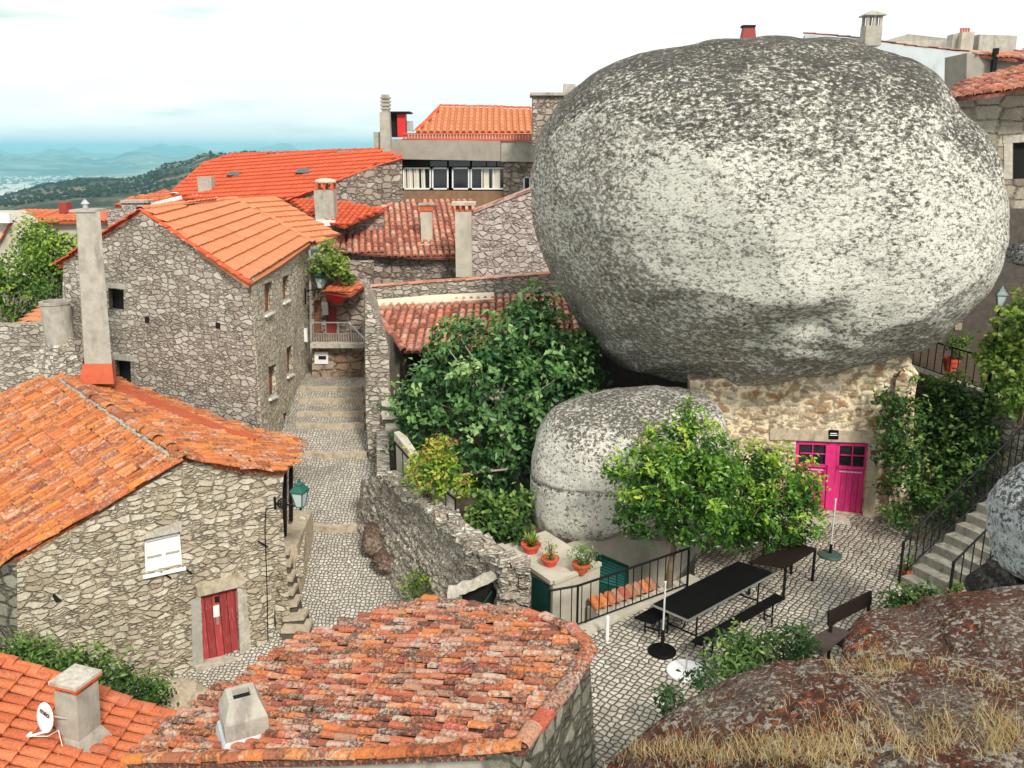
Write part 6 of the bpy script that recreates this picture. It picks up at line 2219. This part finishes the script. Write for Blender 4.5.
# ================================================================== FLOWER POTS
def pot(label, c, r, h, mat=None):
    t = thing('flower_pot', label, 'flower pot', c)
    MB().lathe(c, [(r * .62, 0), (r * .9, h * .7), (r, h * .75), (r * 1.03, h), (r * .92, h), (r * .86, h * .82), (.02, h * .82)], 20, cap=False).done('pot', mat or M['terracotta_red'], t)
    MB().lathe(c, [(r * .88, h * .80), (.01, h * .84)], 16, cap=False).done('soil', M['soil'], t)
    return t

# ================================================================== LEAVES
L = {}
L['fig'] = m_leaf('fig_leaf', ((.013, .045, .015), (.034, .098, .026), (.075, .175, .045), (.16, .30, .09), (.32, .46, .18)), .42, .20)
L['orange'] = m_leaf('orange_tree_leaf', ((.016, .050, .008), (.045, .125, .015), (.10, .23, .025), (.22, .37, .04), (.45, .53, .08)), .33, .25)
L['yellowing'] = m_leaf('yellowing_leaf', ((.07, .16, .02), (.15, .27, .03), (.28, .38, .04), (.46, .48, .07), (.34, .16, .04), (.40, .45, .07)), .5, .3)
L['ivy'] = m_leaf('ivy_leaf', ((.016, .045, .010), (.04, .10, .018), (.085, .17, .03), (.17, .27, .06), (.28, .38, .10)), .45, .25)
L['vine'] = m_leaf('vine_leaf', ((.06, .13, .02), (.13, .22, .03), (.24, .32, .05), (.34, .38, .10)), .5, .3)
L['bush'] = m_leaf('bush_leaf', ((.05, .11, .03), (.10, .19, .05), (.20, .30, .08), (.36, .42, .16)), .5, .25)
L['dark'] = m_leaf('dark_bush_leaf', ((.018, .055, .012), (.035, .09, .018), (.06, .13, .025)), .5, .2)
L['wood'] = m_leaf('wood_leaf', ((.03, .075, .012), (.07, .15, .015), (.16, .27, .025), (.30, .40, .04)), .55, .25)

# ---- fig tree
fb = [blob(*a) for a in [(475, 355, 23.5, 46), (520, 340, 24.2, 42), (555, 335, 24.6, 34), (440, 395, 22.8, 40), (500, 395, 22.6, 52), (550, 385, 23.2, 40), (425, 425, 22.4, 26), (470, 440, 22.0, 40),
                         (525, 435, 22.0, 40), (565, 365, 24.0, 28), (590, 372, 24.2, 16), (530, 315, 25.2, 24), (490, 480, 21.6, 26), (505, 520, 21.0, 20), (412, 405, 23, 22), (405, 440, 22.3, 16), (540, 460, 21.4, 30), (590, 350, 24.4, 18), (575, 395, 23.2, 22), (535, 305, 25.5, 18), (445, 345, 24.2, 18), (465, 330, 24.8, 14)]]
ftr = PY(515, 560, 21.8)
ftr[2] = .55
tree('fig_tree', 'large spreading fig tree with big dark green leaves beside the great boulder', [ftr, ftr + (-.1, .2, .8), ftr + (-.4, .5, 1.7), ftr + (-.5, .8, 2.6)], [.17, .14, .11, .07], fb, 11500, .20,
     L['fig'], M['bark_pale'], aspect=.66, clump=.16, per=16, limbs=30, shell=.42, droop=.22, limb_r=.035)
mb = MB()
mb.tube([PY(455, 476, 21.0), PY(480, 472, 21.1), PY(520, 468, 21.4)], [.03, .03, .025], 6)
tag(mb.done('pole', M['bark_pale']), 'pale horizontal pole across the dark shade below the fig tree', 'pole')

bushy('undergrowth', 'dark leafy undergrowth on the terrace soil below the fig tree', [blob(*a) for a in [(485, 505, 19.6, 16), (505, 515, 19.3, 16), (520, 505, 19.8, 16), (495, 528, 18.8, 12), (515, 535, 18.6, 12), (475, 520, 19.2, 10)]], 1500, .16, L['ivy'], PZ(500, 535, .55), cat='plant', aspect=.65, clump=.12, per=11)

# ---- small yellowing tree on the lane wall
yb = [blob(*a) for a in [(428, 462, 19.40, 19), (448, 470, 19.30, 18), (420, 478, 19.20, 13), (440, 450, 19.50, 13), (462, 484, 19.20, 9), (438, 487, 19.10, 12)]]
yt = PY(455, 532, 19.20)
tree('yellowing_tree', 'small tree with yellow green and rusty leaves leaning over the terrace railing', [yt, PY(446, 508, 19.30), PY(437, 488, 19.30), PY(434, 470, 19.30)], [.05, .045, .04, .03], yb, 1400, .13,
     L['yellowing'], M['bark'], aspect=.6, clump=.10, per=9, limbs=10, shell=.4, limb_r=.015)

# ---- the two orange trees
ob = [blob(*a) for a in [(690, 420, 17.6, 17, (1, 1, 1.3)), (668, 447, 17.5, 30), (700, 450, 17.7, 30), (640, 470, 17.3, 26), (662, 485, 17.2, 40), (700, 490, 17.3, 38), (632, 505, 17.2, 20), (650, 513, 17.1, 27),
                         (692, 520, 17.2, 29), (617, 472, 17.4, 12), (715, 470, 17.6, 24)]]
o1 = PZ(667, 590, 0)
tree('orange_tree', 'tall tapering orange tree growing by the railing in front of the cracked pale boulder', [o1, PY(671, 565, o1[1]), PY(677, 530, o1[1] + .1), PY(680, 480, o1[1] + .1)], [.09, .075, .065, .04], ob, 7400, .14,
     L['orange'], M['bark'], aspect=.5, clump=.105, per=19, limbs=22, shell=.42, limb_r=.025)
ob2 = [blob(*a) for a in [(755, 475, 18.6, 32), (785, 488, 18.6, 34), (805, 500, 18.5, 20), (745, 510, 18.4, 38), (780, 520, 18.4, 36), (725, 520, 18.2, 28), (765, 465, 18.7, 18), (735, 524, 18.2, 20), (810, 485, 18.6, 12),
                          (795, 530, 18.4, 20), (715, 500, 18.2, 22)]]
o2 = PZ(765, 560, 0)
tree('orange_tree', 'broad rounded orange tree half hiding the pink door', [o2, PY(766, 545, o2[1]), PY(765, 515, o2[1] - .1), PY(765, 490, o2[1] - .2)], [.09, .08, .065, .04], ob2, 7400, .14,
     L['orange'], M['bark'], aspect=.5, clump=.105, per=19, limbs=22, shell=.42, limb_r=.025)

# ---- ivy shrub on the upper terrace wall
ib = [blob(*a) for a in [(925, 395, 22.8, 24), (955, 400, 21.8, 26), (903, 415, 20.9, 22), (935, 430, 22.0, 32), (970, 420, 21.3, 24), (897, 450, 20.7, 18), (930, 470, 21.4, 30), (960, 460, 21.0, 30), (893, 485, 20.6, 14),
                         (918, 505, 20.2, 20), (945, 500, 20.6, 24), (985, 440, 20.8, 18), (893, 425, 20.5, 15), (898, 400, 20.6, 13), (900, 470, 20.3, 16), (905, 450, 20.3, 18), (902, 515, 20.0, 14), (886, 398, 20.9, 9), (990, 405, 21.0, 14), (905, 380, 21.2, 9)]]
bushy('ivy_shrub', 'dark climbing shrub covering the retaining wall above the stone stairs', ib, 7600, .15, L['ivy'], PZ(915, 540, .0), aspect=.6, clump=.13, per=12, shell=.35)
vb = [blob(*a) for a in [(1010, 335, 20.6, 22), (1030, 320, 20.3, 26), (1002, 370, 20.4, 20), (1020, 385, 20.0, 24), (988, 362, 20.6, 11), (1040, 360, 20.0, 24), (1012, 398, 20.0, 12), (1002, 350, 20.5, 15)]]
bushy('grape_vine', 'bright yellow green vine hanging over the upper railing at the right edge', vb, 2600, .15, L['vine'], PY(1020, 425, 20.0), cat='vine', aspect=.8, clump=.13, per=11, shell=.4)
bushy('potted_shrub', 'small shrub in a red pot behind the upper railing in the boulder shade', [blob(955, 340, 23.2, 11), blob(961, 348, 23.1, 8)], 260, .12, L['vine'], PY(955, 362, 23.2), cat='plant', aspect=.6, clump=.08, per=9)
p_ = pot('red pot holding the small shrub behind the upper railing', PY(950, 371, 23.2), .22, .36)

# ---- bushes in the courtyard
bushy('leafy_bush', 'pale green leafy bush in front of the near bench', [blob(733, 642, 13.9, 19), blob(752, 652, 13.7, 16), blob(722, 662, 13.5, 15), blob(742, 668, 13.4, 16)], 1100, .14, L['bush'], PZ(742, 690, 0), clump=.10, per=10, aspect=.42)
bushy('leafy_bush', 'darker sparse bush right of the pale green bush, against the lichen rock', [blob(785, 640, 13.9, 18), blob(800, 650, 13.7, 16), blob(778, 655, 13.6, 16)], 800, .12, L['dark'], PZ(785, 675, 0), clump=.10, per=10, aspect=.45)
bushy('leafy_bush', 'low dark weed at the cobbled edge left of the lichen rock', [blob(668, 702, 12.4, 13), blob(680, 715, 12.2, 12), blob(700, 680, 12.9, 12)], 460, .12, L['dark'], PZ(676, 728, 0), clump=.08, per=9, aspect=.42)
bushy('leafy_bush', 'green bush at the foot of the stone stairs behind the moss covered rock', [blob(893, 606, 15.2, 10), blob(906, 603, 15.2, 15), blob(922, 602, 15.2, 15), blob(936, 604, 15.1, 10)], 1100, .11, L['ivy'], PZ(905, 625, 0), clump=.10, per=11, aspect=.6)
# ---- bushes below the red door house
bushy('hedge', 'overgrown green shrubs between the new orange roof and the red door house', [blob(*a) for a in [(30, 660, 15.6, 22), (55, 668, 15.4, 20), (85, 672, 15.2, 22), (112, 682, 15.2, 22), (135, 690, 15.2, 20), (152, 692, 15.6, 16), (15, 652, 15.8, 12),
      (75, 660, 15.8, 12)]], 3200, .13, L['ivy'], PY(90, 705, 15.3), clump=.12, per=11, aspect=.5, shell=.35)
rk = rock('garden_rock', [(160, 700), (165, 686), (180, 682), (200, 688), (205, 702), (190, 712), (170, 712)], 16.6, .6, M['dressed_warm'], None, 4, 2.3, .1, .03, seed=81)
tag(rk, 'pale stone on the ground just left of the red door step', 'rock')
# ---- weeds on the lane wall
bushy('flowering_weed', 'wild plant with tiny white flowers at the bottom of the lane wall', [blob(420, 580, 18.9, 12), blob(428, 590, 18.7, 10), blob(412, 590, 18.8, 9)], 420, .10, L['wood'], PY(420, 605, 18.8), cat='plant', clump=.09, per=9)
bushy('wall_vine', 'leafy vine hanging over the lantern at the end of the tall house', [blob(326, 258, 33.0, 14), blob(338, 270, 32.8, 13), blob(318, 270, 33.0, 9), blob(345, 278, 32.8, 7), blob(330, 248, 33.2, 8)], 900, .17, L['vine'], PY(315, 300, 33.1), cat='vine', clump=.13, per=10, aspect=.7)

# ---- trees at the left edge
for i, (bl, base, lab) in enumerate([
        ([(20, 290, 35.5, 30), (0, 300, 35.2, 30), (35, 275, 36, 24), (10, 268, 36.2, 22), (-20, 280, 35.5, 30)], (10, 340, 35.5), 'bright green round tree at the left edge behind the grey wall'),
        ([(55, 260, 37.5, 24), (68, 250, 38, 18), (45, 245, 38, 20), (60, 285, 37, 22), (72, 275, 37, 16)], (60, 340, 37.2), 'tree with lit yellow green top just left of the tall concrete chimney'),
        ([(35, 233, 40, 14), (28, 245, 40, 12)], (33, 300, 40), 'small dark green tree top in front of the distant orange roof')]):
    b = PY(*base)
    b[2] = -2.9
    bb = [blob(*a) for a in bl]
    top = sum(x[0] for x in bb) / len(bb)
    tree('garden_tree', lab, [b, b * .6 + top * .4, top], [.16, .12, .05], bb, (2600, 2000, 600)[i], .22, L['wood'], M['bark'], aspect=.6, clump=.22, per=13, limbs=14, shell=.45)


# ---- pots with plants
def spikes(name, parent, c, n, ln, w, mat, spread=1.0):
    v, f, tn = [], [], []
    for i in range(n):
        a = rng.uniform(0, 2 * math.pi)
        e = rng.uniform(.25, 1.1) * spread
        d = np.array([math.cos(a) * math.sin(e), math.sin(a) * math.sin(e), math.cos(e)])
        s_ = np.array([-math.sin(a), math.cos(a), 0]) * w
        l = ln * rng.uniform(.6, 1.1)
        b = len(v)
        p1 = c + d * l * .55
        p2 = c + d * l - UP * l * .12 * e
        v += [c - s_ * .5, c + s_ * .5, p1 + s_ * .5, p1 - s_ * .5, p2]
        f += [(b, b + 1, b + 2, b + 3), (b + 3, b + 2, b + 4)]
        tn += [rng.random(3)] * 5
    return build(name, v, f, mat, parent, tint=np.array(tn), uv=False)


c1 = PP(531, 552, c0, UP)
p1_ = pot('bowl shaped red pot with a spiky yellow green plant, leftmost on the outbuilding top', c1, .22, .20)
spikes('foliage', p1_, c1 + UP * .16, 46, .38, .07, L['vine'])
c2 = PP(550, 565, c0, UP)
p2_ = pot('bowl shaped red pot with thin rusty twigs, middle one on the outbuilding top', c2, .20, .18)
P_, N_, T_, tips = crown_points([(c2 + UP * .36, .18)], 110, .3, .06, 6)
leaves_mesh('foliage', P_, N_, .06, L['yellowing'], p2_, tint=T_)
mb = MB()
for q in tips[:12]:
    mb.tube([c2 + UP * .12, q], .008, 4)
mb.done('twigs', M['bark'], p2_)
c3 = PP(581, 572, c0, UP)
p3_ = pot('terracotta pot with a wide bushy grey green plant, beside the green shutter', c3, .20, .22, M['terracotta'])
P_, N_, T_, tips = crown_points([(c3 + UP * .38, .24), (c3 + (.1, .05, .34), .2)], 420, .3, .07, 9)
leaves_mesh('foliage', P_, N_, .07, L['bush'], p3_, tint=T_)
for (x, y, z, lab) in ((906, 578, .02, 'small terracotta pot at the foot of the long stair railing'), (953, 600, .12, 'red pot with a low green plant at the foot of the short stair railing')):
    c = PZ(x, y, z)
    q = pot(lab, c, .15, .24)
    P_, N_, T_, tips = crown_points([(c + UP * .33, .14)], 160, .3, .05, 8)
    leaves_mesh('foliage', P_, N_, .07, L['wood'], q, tint=T_)

# ---- dry grass on the near rocks, sprouting where the rock is
from mathutils.bvhtree import BVHTree
trees_ = []
for o_ in (ra, rb, rc):
    me = o_.data
    vs = [o_.location + x.co for x in me.vertices]
    trees_.append(BVHTree.FromPolygons(vs, [list(p.vertices) for p in me.polygons]))
v, f, tn = [], [], []


def blade(p, ln, w, lean):
    a = rng.uniform(0, 2 * math.pi)
    d = nrm(np.array([math.cos(a) * lean, math.sin(a) * lean, 1]))
    s_ = np.array([1, rng.normal(0, .3), 0]) * w
    b = len(v)
    bend = np.array([math.cos(a), math.sin(a), -.35]) * ln * rng.uniform(.05, .45)
    q = p + d * ln * .55 + bend * .2
    t_ = p + d * ln + bend
    v.extend([p - s_, p + s_, q + s_ * .7, q - s_ * .7, t_])
    f.extend([(b, b + 1, b + 2, b + 3), (b + 3, b + 2, b + 4)])
    tn.extend([rng.random(3)] * 5)


patches = [((880, 665), (55, 16), 900, .16), ((780, 655), (20, 8), 60, .14), ((950, 670), (50, 12), 420, .16), ((690, 755), (70, 14), 800, .19), ((800, 750), (75, 20), 1100, .2), ((900, 742), (60, 20), 1000, .2),
           ((990, 735), (50, 20), 1000, .24), ((1000, 690), (40, 20), 260, .18), ((760, 715), (120, 22), 180, .18), ((640, 752), (40, 10), 260, .18), ((900, 715), (130, 25), 260, .22)]
for (cx, cy), (rx, ry_), n, ln in patches:
    for i in range(n):
        x, y = rng.normal(cx, rx * .6), rng.normal(cy, ry_ * .6)
        r = Vector(ray(x, y)).normalized()
        best = None
        for t in trees_:
            h = t.ray_cast(Vector(CAM), r)
            if h[0] is not None and (best is None or h[3] < best[1]):
                best = (h[0], h[3])
        if best is None:
            continue
        p = np.array(best[0])
        if noise.noise(Vector(p * 2.6)) < (.02 if y < 735 else -.25) and rng.random() < .88:
            continue
        tall = rng.random() < .14
        blade(p - UP * .01, ln * rng.uniform(.4, 1.1) * (1.9 if tall else 1) * .8, .0028 if not tall else .002, rng.uniform(.05, 1.3))
gm = m_leaf('dry_grass_blade', ((.30, .21, .09), (.44, .33, .15), (.52, .42, .22), (.38, .22, .09), (.58, .50, .34)), .7, .3)
go = build('dry_grass', v, f, gm, None, tint=np.array(tn), uv=False)
go['kind'] = 'stuff'
go['label'] = 'dry straw coloured grass growing over the near rocks'
go['category'] = 'grass'
